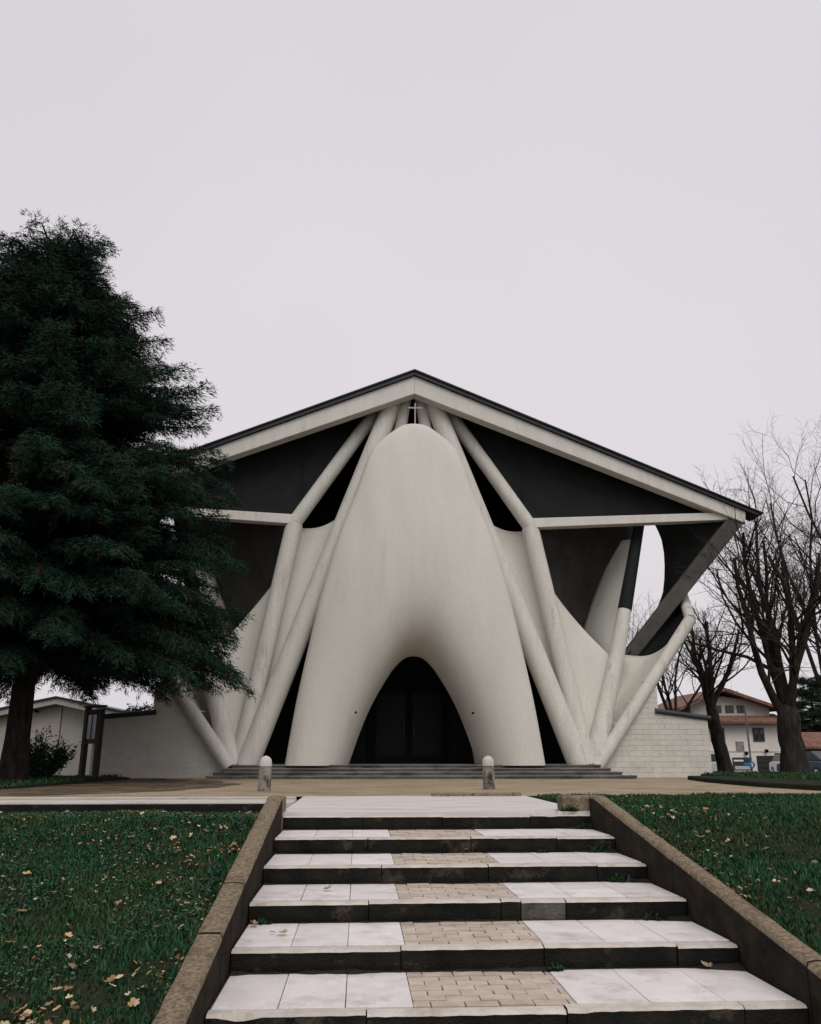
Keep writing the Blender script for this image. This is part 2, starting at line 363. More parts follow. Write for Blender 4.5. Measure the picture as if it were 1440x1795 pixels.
# soil and moss gathered at the back of each tread
for si in range(1, 7):
    yb = NOSE[si - 1][0]; zn = NOSE[si][1]; rows = [[], [], []]
    for i in range(141):
        xx = SX0 + .01 + (SX1 - SX0 - .02) * i / 140; h = max(0, .004 + .012 * mn.noise((xx * 2.3, si * 4.1, 3)) + .008 * mn.noise((xx * 9, si * 4.1, 7)))
        h += .02 * max(0, 1 - (SX1 - xx) / .35) + .012 * max(0, 1 - (xx - SX0) / .12); w_ = .004 + h * 2.4 + .05 * max(0, 1 - (SX1 - xx) / .4)
        rows[0].append((xx, yb - w_ - .004 * mn.noise((xx * 20, si, 2)), zn + .0035)); rows[1].append((xx, yb - w_ * .5, zn + .004 + h * .7)); rows[2].append((xx, yb + .05, zn + .004 + h))
    mb = MB(); mb.grid(rows, True); mb.build('soil_line', M['earth'], stair)
# sloping cheek walls either side
def cheek(name, xi, xo, ys_, label, head=None):
    w = empty(name, (xi, 9.6, 0), label, 'wall')
    sgn = 1 if xo > xi else -1
    for a, b_ in zip(ys_[:-1], ys_[1:]):
        n = max(6, int(abs(a - b_) / .07)); g = .006; off = random.uniform(-.008, .008)
        secs = []
        for i in range(n + 1):
            y = a - g - (a - b_ - 2 * g) * i / n; zt = .17 + min(0, y - 9.5) * .163 + off
            e1 = .007 * mn.noise((y * 6, xi, 1)) - max(0, mn.noise((y * 4, xi, 5)) - .45) * .06; e2 = .008 * mn.noise((y * 6, xi, 9))
            pi = xi + sgn * (.004 - e1 * .5); po = xo - sgn * e2
            secs.append([(xi + sgn * .004, y, zt - .75), (pi, y, zt - .03), (xi + sgn * (.016 - e1), y, zt - .002 + e1 * .3), ((xi + xo) / 2, y, zt + .004 + .006 * mn.noise((y * 5, 2, xi))), (po - sgn * .016, y, zt - .002), (po, y, zt - .03), (xo, y, zt - .75)])
        # face and top as parts of one stone
        mb = MB(); mb.grid(secs, True, flip=(sgn < 0)); mb.add(secs[0], [tuple(range(7))]); mb.add(secs[-1], [tuple(range(7))[::-1]])
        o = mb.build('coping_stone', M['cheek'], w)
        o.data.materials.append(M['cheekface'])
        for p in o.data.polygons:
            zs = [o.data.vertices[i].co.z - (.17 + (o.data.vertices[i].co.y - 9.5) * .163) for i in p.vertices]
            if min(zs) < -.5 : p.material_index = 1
    return w
cw = cheek('cheek_wall', SX0, SX0 - .17, [9.55, 6.64, 5.70, 3.9, 2.6], 'brown weathered sloping stone cheek wall beside the leaf strewn lawn on the left')
cw2 = cheek('cheek_wall', SX1, SX1 + .155, [9.69, 7.2, 5.15, 3.6, 2.4], 'brown weathered sloping stone cheek wall on the right of the stair')
mb = MB(); jit_box(mb, 2.28, 2.735, 9.70, 9.93, -.2, .165, .012); mb.build('head_block', M['cheek'], cw2, bevel=.02)
mb = MB(); jit_box(mb, SX0 - .172, SX0 - .002, 9.56, 9.95, -.3, .165, .01); mb.build('head_block', M['cheek'], cw, bevel=.02)

# ================================================================== CHURCH
CX = at(727, 660, 24.5).x
PZ = .36
church = empty('church', (CX, 24.5, 0), 'concrete church with steep gable, splayed tubular ribs and whale-nose entrance hood', 'church')
def L(x, y, Y):
    p = at(x, y, Y); return Vector((p.x - CX, p.y, p.z))
def W(p, s): return Vector((CX + s * p[0], p[1], p[2]))
def crom(P, n):
    P = [np.array(p, float) for p in P]; P = [2 * P[0] - P[1]] + P + [2 * P[-1] - P[-2]]
    dense = []
    for i in range(1, len(P) - 2):
        for k in range(24):
            t = k / 24; a, b_, c, d = P[i - 1:i + 3]
            dense.append(.5 * (2 * b_ + (c - a) * t + (2 * a - 5 * b_ + 4 * c - d) * t * t + (3 * b_ - a - 3 * c + d) * t ** 3))
    dense.append(P[-2]); D = np.array(dense); s = np.r_[0, np.cumsum(np.linalg.norm(np.diff(D, axis=0), axis=1))]; s /= s[-1]
    q = np.linspace(0, 1, n); return np.stack([np.interp(q, s, D[:, k]) for k in range(D.shape[1])], 1)

# gable line in the fascia plane
FY = 24.5
ap_t = L(727, 659, FY); ap_t.x = 0; co_t = L(1308, 897, FY); co_b = L(1308, 917, FY)
ap_b = L(727, 690, FY); ap_b.x = 0
slope_t = (co_t.z - ap_t.z) / co_t.x
# ribs (right side, mirrored)
foot = L(1030, 1338, 24.4)
R_main = [L(1018, 1345, 24.45), L(748, 676, 25.25)]
R_bentA = [L(1030, 1345, 24.6), L(930, 926, 25.25)]
R_bentB = [L(929, 922, 25.25), L(757, 682, 25.6)]
R_inner = [L(845, 1345, 26.0), L(734, 676, 25.2)]
R_c = [L(1041, 1345, 24.5), L(1082, 1150, 25.0), L(1121, 920, 25.6)]
R_f = [L(1046, 1345, 24.3), L(1211, 1086, 24.9)]
R_f2 = [L(1211, 1086, 24.9), L(1196, 1040, 26.6)]
br_a = L(1290, 912, 24.65); br_b = L(1102, 1152, 26.3)
def seg(pts, n=8):
    out = []
    for a, b_ in zip(pts[:-1], pts[1:]):
        for k in range(n): out.append(a.lerp(b_, k / n))
    out.append(pts[-1]); return out
KN = R_bentA[1]; CT = R_c[2]
for s in (1, -1):
    mw = lambda P: [W(p, s) for p in P]
    mb = MB(); mb.tube(mw(seg(R_main, 10)), [.33 - .03 * k / 10 for k in range(11)], 26, smooth=False); mb.build('main_rib', M['rib'], church)
    mb = MB(); mb.tube(mw(seg(R_bentA, 10)), [.27 + .0 * k for k in range(11)], 24, smooth=False); mb.build('bent_rib_leg', M['rib'], church)
    mb = MB(); mb.tube(mw(seg(R_bentB, 8)), .23, 18); mb.build('bent_rib_arm', M['rib'], church)
    mb = MB(); mb.tube(mw(seg(R_inner, 8)), .2, 16); mb.build('slot_rib', M['rib'], church)
    # rib behind the apex filling between slot rib and main rib
    mb = MB(); q = [R_inner[1] + Vector((-.05, .25, 0)), R_main[1] + Vector((.12, .3, 0)), R_main[0].lerp(R_main[1], .66) + Vector((0, .35, 0)), R_inner[0].lerp(R_inner[1], .66) + Vector((0, .2, 0))]
    mb.prism(mw(q), (0, .15, 0)); mb.build('apex_infill', M['shell'], church)
    mb = MB(); mb.tube(mw(seg(R_c, 6)), [.30 - .012 * k for k in range(13)], 24, smooth=False); mb.build('side_rib', M['rib'], church)
    mb = MB(); mb.tube(mw(seg(R_f, 8)), .19, 16); mb.build('outer_rib', M['rib'], church)
    mb = MB(); mb.tube(mw(seg(R_f2, 4)), .17, 14); mb.build('outer_rib_return', M['rib'], church)
    # fascia: front face tapers from apex to eaves corner
    a0, a1, b0, b1 = ap_t, ap_b, co_t, co_b
    mb = MB(); mb.prism(mw([a0, b0, b1, a1]), (0, .42, 0)); mb.build('fascia', M['fascia'], church, bevel=.02)
    # coping of dark copper, overhanging
    d = Vector((co_t.x, 0, co_t.z - ap_t.z)).normalized(); nrm = Vector((-d.z, 0, d.x))
    e = co_t + d * .42
    mb = MB(); mb.prism(mw([ap_t + Vector((0, -.10, .012)), e + Vector((0, -.10, .012)), e + nrm * .1 + Vector((0, -.10, 0)), ap_t + Vector((0, -.10, .13))]), (0, .7, 0)); mb.build('verge_coping', M['copper'], church)
    mb = MB(); e2 = co_t + d * .5; mb.prism(mw([ap_t + Vector((0, -.17, .135)), e2 + nrm * .105 + Vector((0, -.17, 0)), e2 + nrm * .135 + Vector((0, -.17, 0)), ap_t + Vector((0, -.17, .175))]), (0, .8, 0)); mb.build('verge_flashing', M['copper'], church)
    # eaves bar from the knee to the roof corner
    ba, bb = L(925, 919, 25.2), L(1292, 906, 24.75)
    mb = MB(); h0, h1 = .155, .12
    mb.hexa(mw([ba + Vector((0, -.16, -h0)), bb + Vector((0, -.16, -h1)), bb + Vector((0, .2, -h1)), ba + Vector((0, .2, -h0))]), mw([ba + Vector((0, -.16, h0)), bb + Vector((0, -.16, h1)), bb + Vector((0, .2, h1)), ba + Vector((0, .2, h0))]))
    mb.build('eaves_bar', M['fascia'], church, bevel=.015)
    # dark recessed soffit between fascia, bent rib and bar
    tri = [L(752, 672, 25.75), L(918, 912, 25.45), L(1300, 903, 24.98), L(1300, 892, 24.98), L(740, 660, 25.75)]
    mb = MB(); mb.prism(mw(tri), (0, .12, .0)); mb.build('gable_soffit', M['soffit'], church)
    # thin conduit on the soffit
    mb = MB(); mb.tube(mw([L(914, 788, 25.35), L(917, 912, 25.2)]), .012, 6); mb.build('conduit', M['bronze'], church)
    # brace from roof corner down and back
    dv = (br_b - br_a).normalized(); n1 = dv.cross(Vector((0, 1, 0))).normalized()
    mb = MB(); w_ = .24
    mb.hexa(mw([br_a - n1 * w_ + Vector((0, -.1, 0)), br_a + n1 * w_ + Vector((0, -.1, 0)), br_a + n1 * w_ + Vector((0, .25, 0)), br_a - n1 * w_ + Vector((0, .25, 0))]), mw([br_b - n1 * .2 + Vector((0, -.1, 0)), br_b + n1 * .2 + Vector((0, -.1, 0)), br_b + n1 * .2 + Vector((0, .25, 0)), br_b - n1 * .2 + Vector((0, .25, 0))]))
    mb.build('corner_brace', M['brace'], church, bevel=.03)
    # roof wing web: curved panel between bar and brace with a concave free edge
    top = crom([L(1146, 914, 25.2), L(1220, 911, 25.0), L(1290, 908, 24.85)], 12)
    edge = crom([L(1146, 914, 25.2), L(1160, 945, 25.7), L(1167, 985, 26.0), L(1166, 1035, 26.2), L(1155, 1068, 26.3), L(1112, 1136, 26.5)], 12)
    brc = np.array([list(br_a.lerp(br_b, t) + Vector((0, .2, 0))) for t in np.linspace(0, 1, 12)])
    P = []
    for i in range(12):
        row = []
        for j in range(10):
            t = j / 9; p = edge[i] * (1 - t) + brc[i] * t
            p = p + np.array([0, .35 * math.sin(math.pi * t) * math.sin(math.pi * i / 11), 0]); row.append(W(p, s))
        P.append(row)
    mb = MB(); mb.grid(P); o = mb.build('wing_web', M['soffit'], church); sm = o.modifiers.new('thick', 'SOLIDIFY'); sm.thickness = .1; sm.offset = 0  # concrete web, under-roof shade painted by the dark soffit colour
    # petal shells between ribs: scooped, leaning back at the foot and curling forward at the top
    def petal(name, A, B, depth, curl, mat, n=22, m=16, t0=0.03, rev=None, th=.09):
        P = []
        for i in range(n):
            t = t0 + (1 - t0) * i / (n - 1)
            k = t * (len(A) - 1); ia = min(int(k), len(A) - 2); a = np.array(A[ia].lerp(A[ia + 1], k - ia))
            k = t * (len(B) - 1); ib = min(int(k), len(B) - 2); b_ = np.array(B[ib].lerp(B[ib + 1], k - ib))
            row = []
            for j in range(m):
                q = j / (m - 1); p = a * (1 - q) + b_ * q
                p = p + np.array([0, math.sin(math.pi * q) ** .8 * depth(t), math.sin(math.pi * q) * curl(t)])
                row.append(W(p, s))
            P.append(row)
        mb = MB(); mb.grid(P); o = mb.build(name, mat, church); sm = o.modifiers.new('thick', 'SOLIDIFY'); sm.thickness = th; sm.offset = 0
        return o
    # narrow web between main rib and bent rib
    petal('inner_web', [R_main[0] + Vector((0, .1, 0)), R_main[0].lerp(R_main[1], .64) + Vector((0, .15, 0))], [R_bentA[0] + Vector((0, .05, 0)), R_bentA[1] + Vector((0, .1, -.05))], lambda t: .18 + .42 * t, lambda t: -.12 * t, M['shell'])
    # lower web of the bay, its free upper edge swooping from the bent rib down to the side rib
    def lofted(name, Lc, Rc, bulge, mat, n=26, m=14, th=.09):
        Lc = crom(Lc, n); Rc = crom(Rc, n); P = []
        for i in range(n):
            t = i / (n - 1); row = []
            for j in range(m):
                q = j / (m - 1); p = Lc[i] * (1 - q) + Rc[i] * q; row.append(W(p + np.array(bulge(t, q)), s))
            P.append(row)
        mb = MB(); mb.grid(P); o = mb.build(name, mat, church); sm = o.modifiers.new('thick', 'SOLIDIFY'); sm.thickness = th; sm.offset = 0
        return o
    lofted('bay_web', [L(1034, 1342, 24.62), L(1005, 1240, 24.85), L(983, 1140, 25.0), L(964, 1070, 25.1), L(946, 1005, 25.2)],
           [L(1040, 1342, 24.6), L(1056, 1270, 24.75), L(1068, 1215, 24.9), L(1076, 1180, 25.0), L(1080, 1160, 25.1)],
           lambda t, q: (0, .55 * math.sin(math.pi * q) * t ** 1.2, .05 * math.sin(math.pi * q) ** 1.2 * t ** 3), M['shell'])
    lofted('side_fin', [L(1030, 1190, 26.6), L(1020, 1125, 27.2), L(1034, 1070, 27.35), L(1060, 1005, 27.0), L(1092, 948, 26.1)],
           [L(1076, 1190, 25.0), L(1087, 1130, 25.15), L(1098, 1065, 25.3), L(1107, 1010, 25.45), L(1114, 946, 25.6)],
           lambda t, q: (.0, -.45 * math.sin(math.pi * q) * math.sin(math.pi * min(1, t + .15)), 0), M['shell'])
    # deep shell closing the back of the bay, its shade put into the colour
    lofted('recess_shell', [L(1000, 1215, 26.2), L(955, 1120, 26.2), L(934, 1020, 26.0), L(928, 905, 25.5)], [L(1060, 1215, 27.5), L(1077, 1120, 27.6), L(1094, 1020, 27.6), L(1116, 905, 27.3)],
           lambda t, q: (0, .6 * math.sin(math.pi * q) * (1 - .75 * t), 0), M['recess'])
    # dark sleeve painting the roof's shade onto the upper half of the side rib
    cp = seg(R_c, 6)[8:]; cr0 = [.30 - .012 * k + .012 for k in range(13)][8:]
    mb = MB(); mb.tube(mw(cp), cr0, 18); mb.build('rib_shade_sleeve', M['soffit'], church)
    # bay between side rib and outer rib, then overhanging return
    A = [R_c[0], R_c[0].lerp(R_c[1], .55), R_c[1] + Vector((.0, .1, 0)), L(1098, 1150, 26.2)]
    B = [R_f[0], R_f[0].lerp(R_f[1], .4), R_f[0].lerp(R_f[1], .72), R_f[1]]
    petal('outer_shell', A, B, lambda t: .9 * math.sin(math.pi * min(1, t)) + .05, lambda t: -.45 * t, M['shell'])
    petal('outer_return_shell', [L(1096, 1151, 26.2), br_b.lerp(br_a, .25) + Vector((0, .15, 0)), br_b.lerp(br_a, .5) + Vector((0, .1, 0))], [R_f[1], R_f[1].lerp(R_f2[1], .5), R_f2[1]], lambda t: .5 * (1 - t), lambda t: -.45 * (1 - t), M['soffit'], t0=0)  # shade of the overhang put into this shell's dark colour

# body behind the ribs: tent-like nave and roof
BY0, BY1 = 26.4, 44.0
eave_x = CT.x - .6; eave_z = ap_t.z + slope_t * eave_x
for s in (1, -1):
    mb = MB()
    q = [(0, BY0), (eave_x - .4, BY0)]
    prof = [Vector((foot.x - .4, BY0 + 1.9, 0)), Vector((CT.x - .75, BY0 + 1.9, CT.z - .6)), Vector((CT.x - .75, BY0 + 1.9, eave_z - .25))]
    mb.grid([[W(p, s) for p in prof], [W(p + Vector((0, BY1 - BY0, 0)), s) for p in prof]], False)
    o = mb.build('nave_wall', M['shell'], church); sm = o.modifiers.new('thick', 'SOLIDIFY'); sm.thickness = .25; sm.offset = -1
    # roof slab: from fascia back, wing tapering in from the corner to the nave eaves
    def rz(x): return ap_t.z + slope_t * x - .03
    pts = [(0, FY + .42), (co_t.x - .05, FY + .42), (eave_x, 27.6), (eave_x, BY1 + .4), (0, BY1 + .4)]
    mb = MB(); mb.prism([W((x, y, rz(x) - .1), s) for x, y in pts], (0, 0, .16)); mb.build('roof', M['copper'], church)
    # standing seams
    for k in range(1, 12):
        y = 27.5 + k * 1.4
        mb = MB(); mb.tube([W((0.05, y, rz(0) + .09), s), W((eave_x, y, rz(eave_x) + .09), s)], .025, 4); mb.build('roof_seam', M['copper'], church)
mb = MB(); mb.prism([(CX - (foot.x - .4), BY1, 0), (CX + foot.x - .4, BY1, 0), (CX + CT.x - .8, BY1, CT.z - .6), (CX + CT.x - .8, BY1, eave_z - .25), (CX, BY1, ap_t.z - .3), (CX - CT.x + .8, BY1, eave_z - .25), (CX - CT.x + .8, BY1, CT.z - .6)], (0, .2, 0)); mb.build('rear_wall', M['shell'], church)
# glazed front behind ribs
gw = [(-CT.x + 1.2, CT.z - .6), (-foot.x - .35, PZ - .3), (foot.x + .35, PZ - .3), (CT.x - 1.2, CT.z - .6), (CT.x - 1.2, eave_z - .35), (0, ap_t.z - .45), (-CT.x + 1.2, eave_z - .35)]
mb = MB(); mb.prism([(CX + x, 27.95, z) for x, z in gw], (0, .1, 0)); gl = mb.build('entrance_glazing', M['glass'], church)
for k, x in enumerate(np.arange(-3.9, 4.0, 1.3)):
    zt = ap_t.z - .6 + slope_t * abs(x)
    mb = MB(); mb.box(CX + x - .03, CX + x + .03, 27.86, 27.945, PZ - .2, zt); mb.build('mullion', M['bronze'], gl)
for z in (2.9, 5.4, 8.0, 10.6):
    wd = (foot.x - .5) * (1 - max(0, (z - 8) / 5))
    mb = MB(); mb.box(CX - wd, CX + wd, 27.87, 27.94, z - .03, z + .03); mb.build('transom', M['bronze'], gl)
for s in (1, -1):
    x0, x1 = (CX + .03, CX + 1.15) if s > 0 else (CX - 1.15, CX - .03)
    mb = MB(); mb.box(x0, x1, 27.65, 27.73, PZ, PZ + 2.35); d_ = mb.build('door', M['bronze'], church)
    mb = MB(); mb.box(x0 + .1, x1 - .1, 27.635, 27.655, PZ + .25, PZ + 2.2); mb.build('pane', M['glass'], d_)
    xx = CX + s * .16; mb = MB(); mb.tube([(xx, 27.6, PZ + .9), (xx, 27.6, PZ + 1.4)], .018, 8); mb.build('handle', M['copper'], d_)
mb = MB(); mb.box(CX - 1.3, CX + 1.3, 27.74, 27.83, PZ, PZ + 2.5); mb.build('door_frame', M['bronze'], church)

# entrance hood: saddle shell with rounded outer rim and inward curling mouth
HO = crom([L(p[0] - 1, p[1], Y_) * 1 for p, Y_ in [((958, 1342), 24.0), ((939, 1237), 24.0), ((918, 1142), 24.02), ((896, 1050), 24.06), ((866, 948), 24.15), ((833, 865), 24.25), ((812, 803), 24.33), ((795, 777), 24.38), ((770, 757), 24.42), ((750, 745), 24.45), ((728, 742), 24.46)]], 61)
HI = crom([L(p[0], p[1], 24.35) for p in [(845, 1342), (826, 1288), (803, 1234), (772, 1181), (755, 1160), (742, 1150), (728, 1147)]], 61)
for j in range(61):
    HO[j, 0] *= np.interp(j, [0, 24, 40, 46, 51, 57, 60], [1.0, 1.0, .995, .985, .965, .90, .90])
HO[-1, 0] = 0; HI[-1, 0] = 0
NU = 34
def prof(v, u):
    # (along fraction, depth) for leg and for crown, blended
    leg_s = [0, .02, .08, .2, .4, .6, .78, .9, .97, 1.0]; leg_y = [0, -.10, -.20, -.30, -.34, -.24, .02, .38, .78, 1.25]
    top_s = [0, .012, .045, .2, .42, .62, .78, .89, .96, 1.0]; top_y = [0, -.13, -.24, -.42, -.60, -.68, -.58, -.25, .25, 1.0]
    k = np.linspace(0, 1, 10); b_ = v * v * (3 - 2 * v)
    ss = np.interp(u, k, leg_s) * (1 - b_) + np.interp(u, k, top_s) * b_
    yy = np.interp(u, k, leg_y) * (1 - b_) + np.interp(u, k, top_y) * b_
    return ss, yy
def smooth_rows(A, it=3):
    for _ in range(it): A[1:-1] = (A[:-2] + 2 * A[1:-1] + A[2:]) / 4
    return A
us = np.linspace(0, 1, NU); full = []
for j in range(61):
    v = j / 60; ss, yy = prof(v, us)
    ss = smooth_rows(ss.copy(), 4); yy = smooth_rows(yy.copy(), 4)
    o_, i_ = HO[j], HI[j]
    row = []
    for q in range(NU):
        p = o_ * (1 - ss[q]) + i_ * ss[q]
        # depth base follows the lean of the outer rim, mouth pulled to the mouth plane
        base = o_[1] * (1 - ss[q]) + 24.05 * ss[q]
        row.append((p[0], base + yy[q], p[2]))
    # rim goes back round the outside, mouth lining runs back to the doors
    oo = np.array(o_); back = [(oo[0] * .992, oo[1] + .10, oo[2] - .015 * v), (oo[0] * .965, oo[1] + .45, oo[2] - .12 * v), (oo[0] * .94, oo[1] + .9, oo[2] - .25 * v)]
    last = row[-1]; lin = [(last[0] * 1.03, last[1] + .2, last[2] + .06 * v), (last[0] * 1.14, last[1] + .7, last[2] + .28 * v), (last[0] * 1.22, 27.6, last[2] + .45 * v)]
    full.append(back[::-1] + row + lin)
rows = [[W(p, 1) for p in r] for r in full] + [[W(p, -1) for p in r] for r in full[-2::-1]]
mb = MB(); mb.grid(rows, True); hood = mb.build('entrance_hood', M['shell'], church)
hood['label'] = 'smooth pale concrete hood arching over the entrance'
ss_ = hood.modifiers.new('sub', 'SUBSURF'); ss_.levels = 1; ss_.render_levels = 1
for px, py in ((624, 1249), (830, 1250)):
    p = at(px, py, 23.85)
    mb = MB(); mb.tube([p + Vector((0, -.02, 0)), p + Vector((0, .12, 0))], .035, 8); mb.build('weep_hole', M['bronze'], hood)
# cross on the hood
cr_b = at(728, 742, 24.5); cr_t = at(728, 707, 24.5); ch = at(728, 715, 24.5).z
cross = empty('metal_cross', (cr_b.x, 24.5, cr_b.z), 'thin pale metal cross standing on top of the entrance hood', 'cross')
mb = MB(); mb.box(cr_b.x - .02, cr_b.x + .02, 24.48, 24.53, cr_b.z - .15, cr_t.z); mb.build('upright', M['cross_metal'], cross)
mb = MB(); mb.box(cr_b.x - .24, cr_b.x + .24, 24.485, 24.525, ch - .022, ch + .022); mb.build('crossbar', M['cross_metal'], cross)

# entrance steps
steps = empty('entrance_steps', (CX, 23.6, 0), 'four low grey stone steps running along the foot of the church', 'steps')
xl = [(360, 1118), (372, 1093), (391, 1073), (404, 1056)]
for k in range(4):
    y0 = 22.95 + k * .33; z0, z1 = PZ / 4 * k, PZ / 4 * (k + 1)
    xa = at(xl[k][0], 1355, y0).x; xb = at(xl[k][1], 1355, y0).x
    # long treads split in stones
    x = xa; ztop = z1
    while x < xb - .05:
        ln = random.uniform(1.3, 1.7); x1 = min(x + ln, xb)
        if xb - x1 < .5: x1 = xb
        mb = MB(); y1 = y0 + .45 if k < 3 else 28.2
        jit_box(mb, x + .003, x1 - .003, y0, y1, z1 - .035, z1, .003); mb.build('tread', M['step'], steps, bevel=.008)
        x = x1
    mb = MB(); mb.box(xa + .02, xb - .02, y0 + .03, 28.1, z0 - .02, z1 - .036); mb.build('step_core', M['step'], steps)

# low painted block walls beside the ribs
def low_wall(name, s, xs_in, x_step, x_end, z_low0, z_low1, z_step, label):
    """polygonal wall from the rib foot outwards; blocks laid in courses and trimmed at the rib line"""
    WY = 24.55
    a = W(R_f[0], s); b_ = W(R_f[1], s)
    xi = a.x - s * .25
    def rib_z(x):
        t = (x - a.x) / (b_.x - a.x); return a.z + t * (b_.z - a.z)
    def top(x):
        d = s * (x - x_step)
        if d <= 0: return min(rib_z(x) + .02, z_step)
        return z_low0 + (z_low1 - z_low0) * abs(x - x_step) / abs(x_end - x_step)
    w = empty(name, (x_step, WY, 0), label, 'wall')
    # mortar core polygon
    xr = a.x + (z_step - a.z) / (b_.z - a.z) * (b_.x - a.x)
    poly = [(xi, WY + .009, -.1), (x_end, WY + .009, -.1), (x_end, WY + .009, z_low1), (x_step, WY + .009, z_low0), (x_step, WY + .009, z_step), (xr, WY + .009, z_step), (xi, WY + .009, max(.05, a.z))]
    if abs(xr - xi) > abs(x_step - xi): poly = [(xi, WY + .009, -.1), (x_end, WY + .009, -.1), (x_end, WY + .009, z_low1), (x_step, WY + .009, z_low0), (x_step, WY + .009, rib_z(x_step)), (xi, WY + .009, max(.05, a.z))]
    mb = MB(); mb.prism([Vector(p) for p in (poly if s > 0 else poly[::-1])], (0, .28, 0)); mb.build('mortar_core', M['mortar'], w)
    hb, lb = .152, .44; r = 0; z = -.02
    while z < z_step:
        x = min(xi, x_end) - (lb / 2 if r % 2 else 0)
        while x < max(xi, x_end):
            x0, x1 = max(x, min(xi, x_end)) + .004, min(x + lb, max(xi, x_end)) - .004
            if s > 0: cuts = [x_step]
            segs = [(x0, x1)]
            if x0 < x_step < x1: segs = [(x0, x_step - .002), (x_step + .002, x1)]
            for p0, p1 in segs:
                if p1 - p0 < .03: continue
                za, zb = min(z + hb - .008, top(p0 + 1e-4)), min(z + hb - .008, top(p1 - 1e-4))
                if za <= z + .01 and zb <= z + .01: continue
                za, zb = max(za, z + .005), max(zb, z + .005)
                yj = WY + random.uniform(-.003, .003)
                mb = MB(); mb.hexa([(p0, yj, z), (p1, yj, z), (p1, WY + .1, z), (p0, WY + .1, z)], [(p0, yj, za), (p1, yj, zb), (p1, WY + .1, zb), (p0, WY + .1, za)])
                mb.build('block', M['wallblock'], w)
            x += lb
        z += hb; r += 1
    # dark coping / gutter along the low part
    d0 = Vector((x_step - s * .1, WY + .1, z_low0 + .06)); d1 = Vector((x_end + s * .08, WY + .1, z_low1 + .06))
    mb = MB(); mb.tube([d0 + Vector((0, -.12, 0)), d1 + Vector((0, -.12, 0))], .075, 10); mb.build('gutter', M['copper'], w)
    mb = MB(); mb.hexa([d0 + Vector((0, -.1, .0)), d1 + Vector((0, -.1, .0)), d1 + Vector((0, 2.2, .0)), d0 + Vector((0, 2.2, .0))], [d0 + Vector((0, -.1, .07)), d1 + Vector((0, -.1, .07)), d1 + Vector((0, 2.2, .12)), d0 + Vector((0, 2.2, .12))]); mb.build('flat_roof', M['copper'], w)
    mb = MB(); mb.box(min(x_end, x_end - s * .25), max(x_end, x_end - s * .25), WY + .3, WY + 2.3, -.1, min(z_low0, z_low1)); mb.build('side_wall', M['annex'], w)
    return w
q1 = at(1155, 1250, 24.55); q2 = at(1241, 1263, 24.55); q3 = at(1157, 1192, 24.55)
low_wall('low_wall', 1, 0, q1.x, q2.x, q1.z, q2.z, q3.z, 'pale painted block wall right of the church feet by the bare trees')
q1 = at(268, 1252, 24.55); q2 = at(166, 1262, 24.55); q3 = at(266, 1196, 24.55)
low_wall('low_wall', -1, 0, q1.x, q2.x, q1.z, q2.z, q3.z, 'greyish painted block wall left of the church behind the conifer')

# bollards
def bollard(px, py, top, label, tilt):
    p = atz(px, py, 0); h = at(px, top, p.y).z
    r = .115
    o = empty('bollard', (p.x, p.y, 0), label, 'bollard', 'bollards at the head of the stair')
    prof_ = [(-.05, r * 1.02), (0, r * 1.0), (h * .3, r * .97), (h * .62, r * .97), (h * .66, r * .93), (h * .70, r * .99), (h * .82, r * .97), (h * .90, r * .84), (h * .96, r * .55), (h, r * .08)]
    mb = MB(); mb.tube([Vector((p.x + tilt * z, p.y, z)) for z, _ in prof_[:6]], [q for _, q in prof_[:6]], 20); mb.build('shaft', M['bollard'], o)
    mb = MB(); mb.tube([Vector((p.x + tilt * z, p.y, z + .002)) for z, _ in prof_[5:]], [q * .995 for _, q in prof_[5:]], 20); mb.build('rounded_cap', M['edging'], o)
bollard(463, 1387, 1325, 'darker stone bollard with rounded cap, left one at the stair head', .015)
bollard(858, 1384, 1325, 'stone bollard with pale upper half, right one at the stair head', -.015)

# ================================================================== LEFT ANNEX, NOTICE BOARD
def annex():
    Y = 31.0
    pk = at(105, 1222, Y); el = at(-60, 1262, Y); er = at(212, 1250, Y); bl = at(-60, 1356, Y); br = at(196, 1356, Y)
    o = empty('annex_building', (pk.x, Y, 0), 'low pale gabled annex behind the conifer trunk', 'building')
    x0, x1 = at(-90, 1300, Y).x, at(196, 1300, Y).x
    def zz(x): return pk.z - .27 - (abs(x - pk.x) * (.215 if x > pk.x else .215))
    mid = pk.x + .12
    mb = MB(); mb.prism([(x0, Y, -.3), (mid, Y, -.3), (mid, Y, zz(mid)), (pk.x, Y, zz(pk.x)), (x0, Y, zz(x0))], (0, 8, 0)); mb.build('wall', M['annex'], o)
    mb = MB(); mb.prism([(mid + .02, Y + .04, -.3), (x1, Y + .04, -.3), (x1, Y + .04, zz(x1)), (mid + .02, Y + .04, zz(mid))], (0, 7.9, 0)); mb.build('wall', M['annex'], o)
    for sg, xe in ((-1, x0 - .3), (1, x1 + .35)):
        a = Vector((pk.x, Y - .35, pk.z - .26)); b_ = Vector((xe, Y - .35, zz(xe) + .01))
        mb = MB(); mb.prism([a, b_, b_ + Vector((0, 0, .2)), a + Vector((0, 0, .2))], (0, .34, 0)); mb.build('barge_board', M['annex'], o)
        mb = MB(); mb.prism([a + Vector((0, -.05, .205)), b_ + Vector((0, -.05, .205)), b_ + Vector((0, -.05, .27)), a + Vector((0, -.05, .27))], (0, 8.6, 0)); mb.build('roof', M['copper'], o)
    mb = MB(); mb.tube([at(65, 1247, Y - .02), at(65, 1247, Y - .02) + Vector((0, -.1, 0))], .05, 8); mb.build('vent_pipe', M['bronze'], o)
annex()
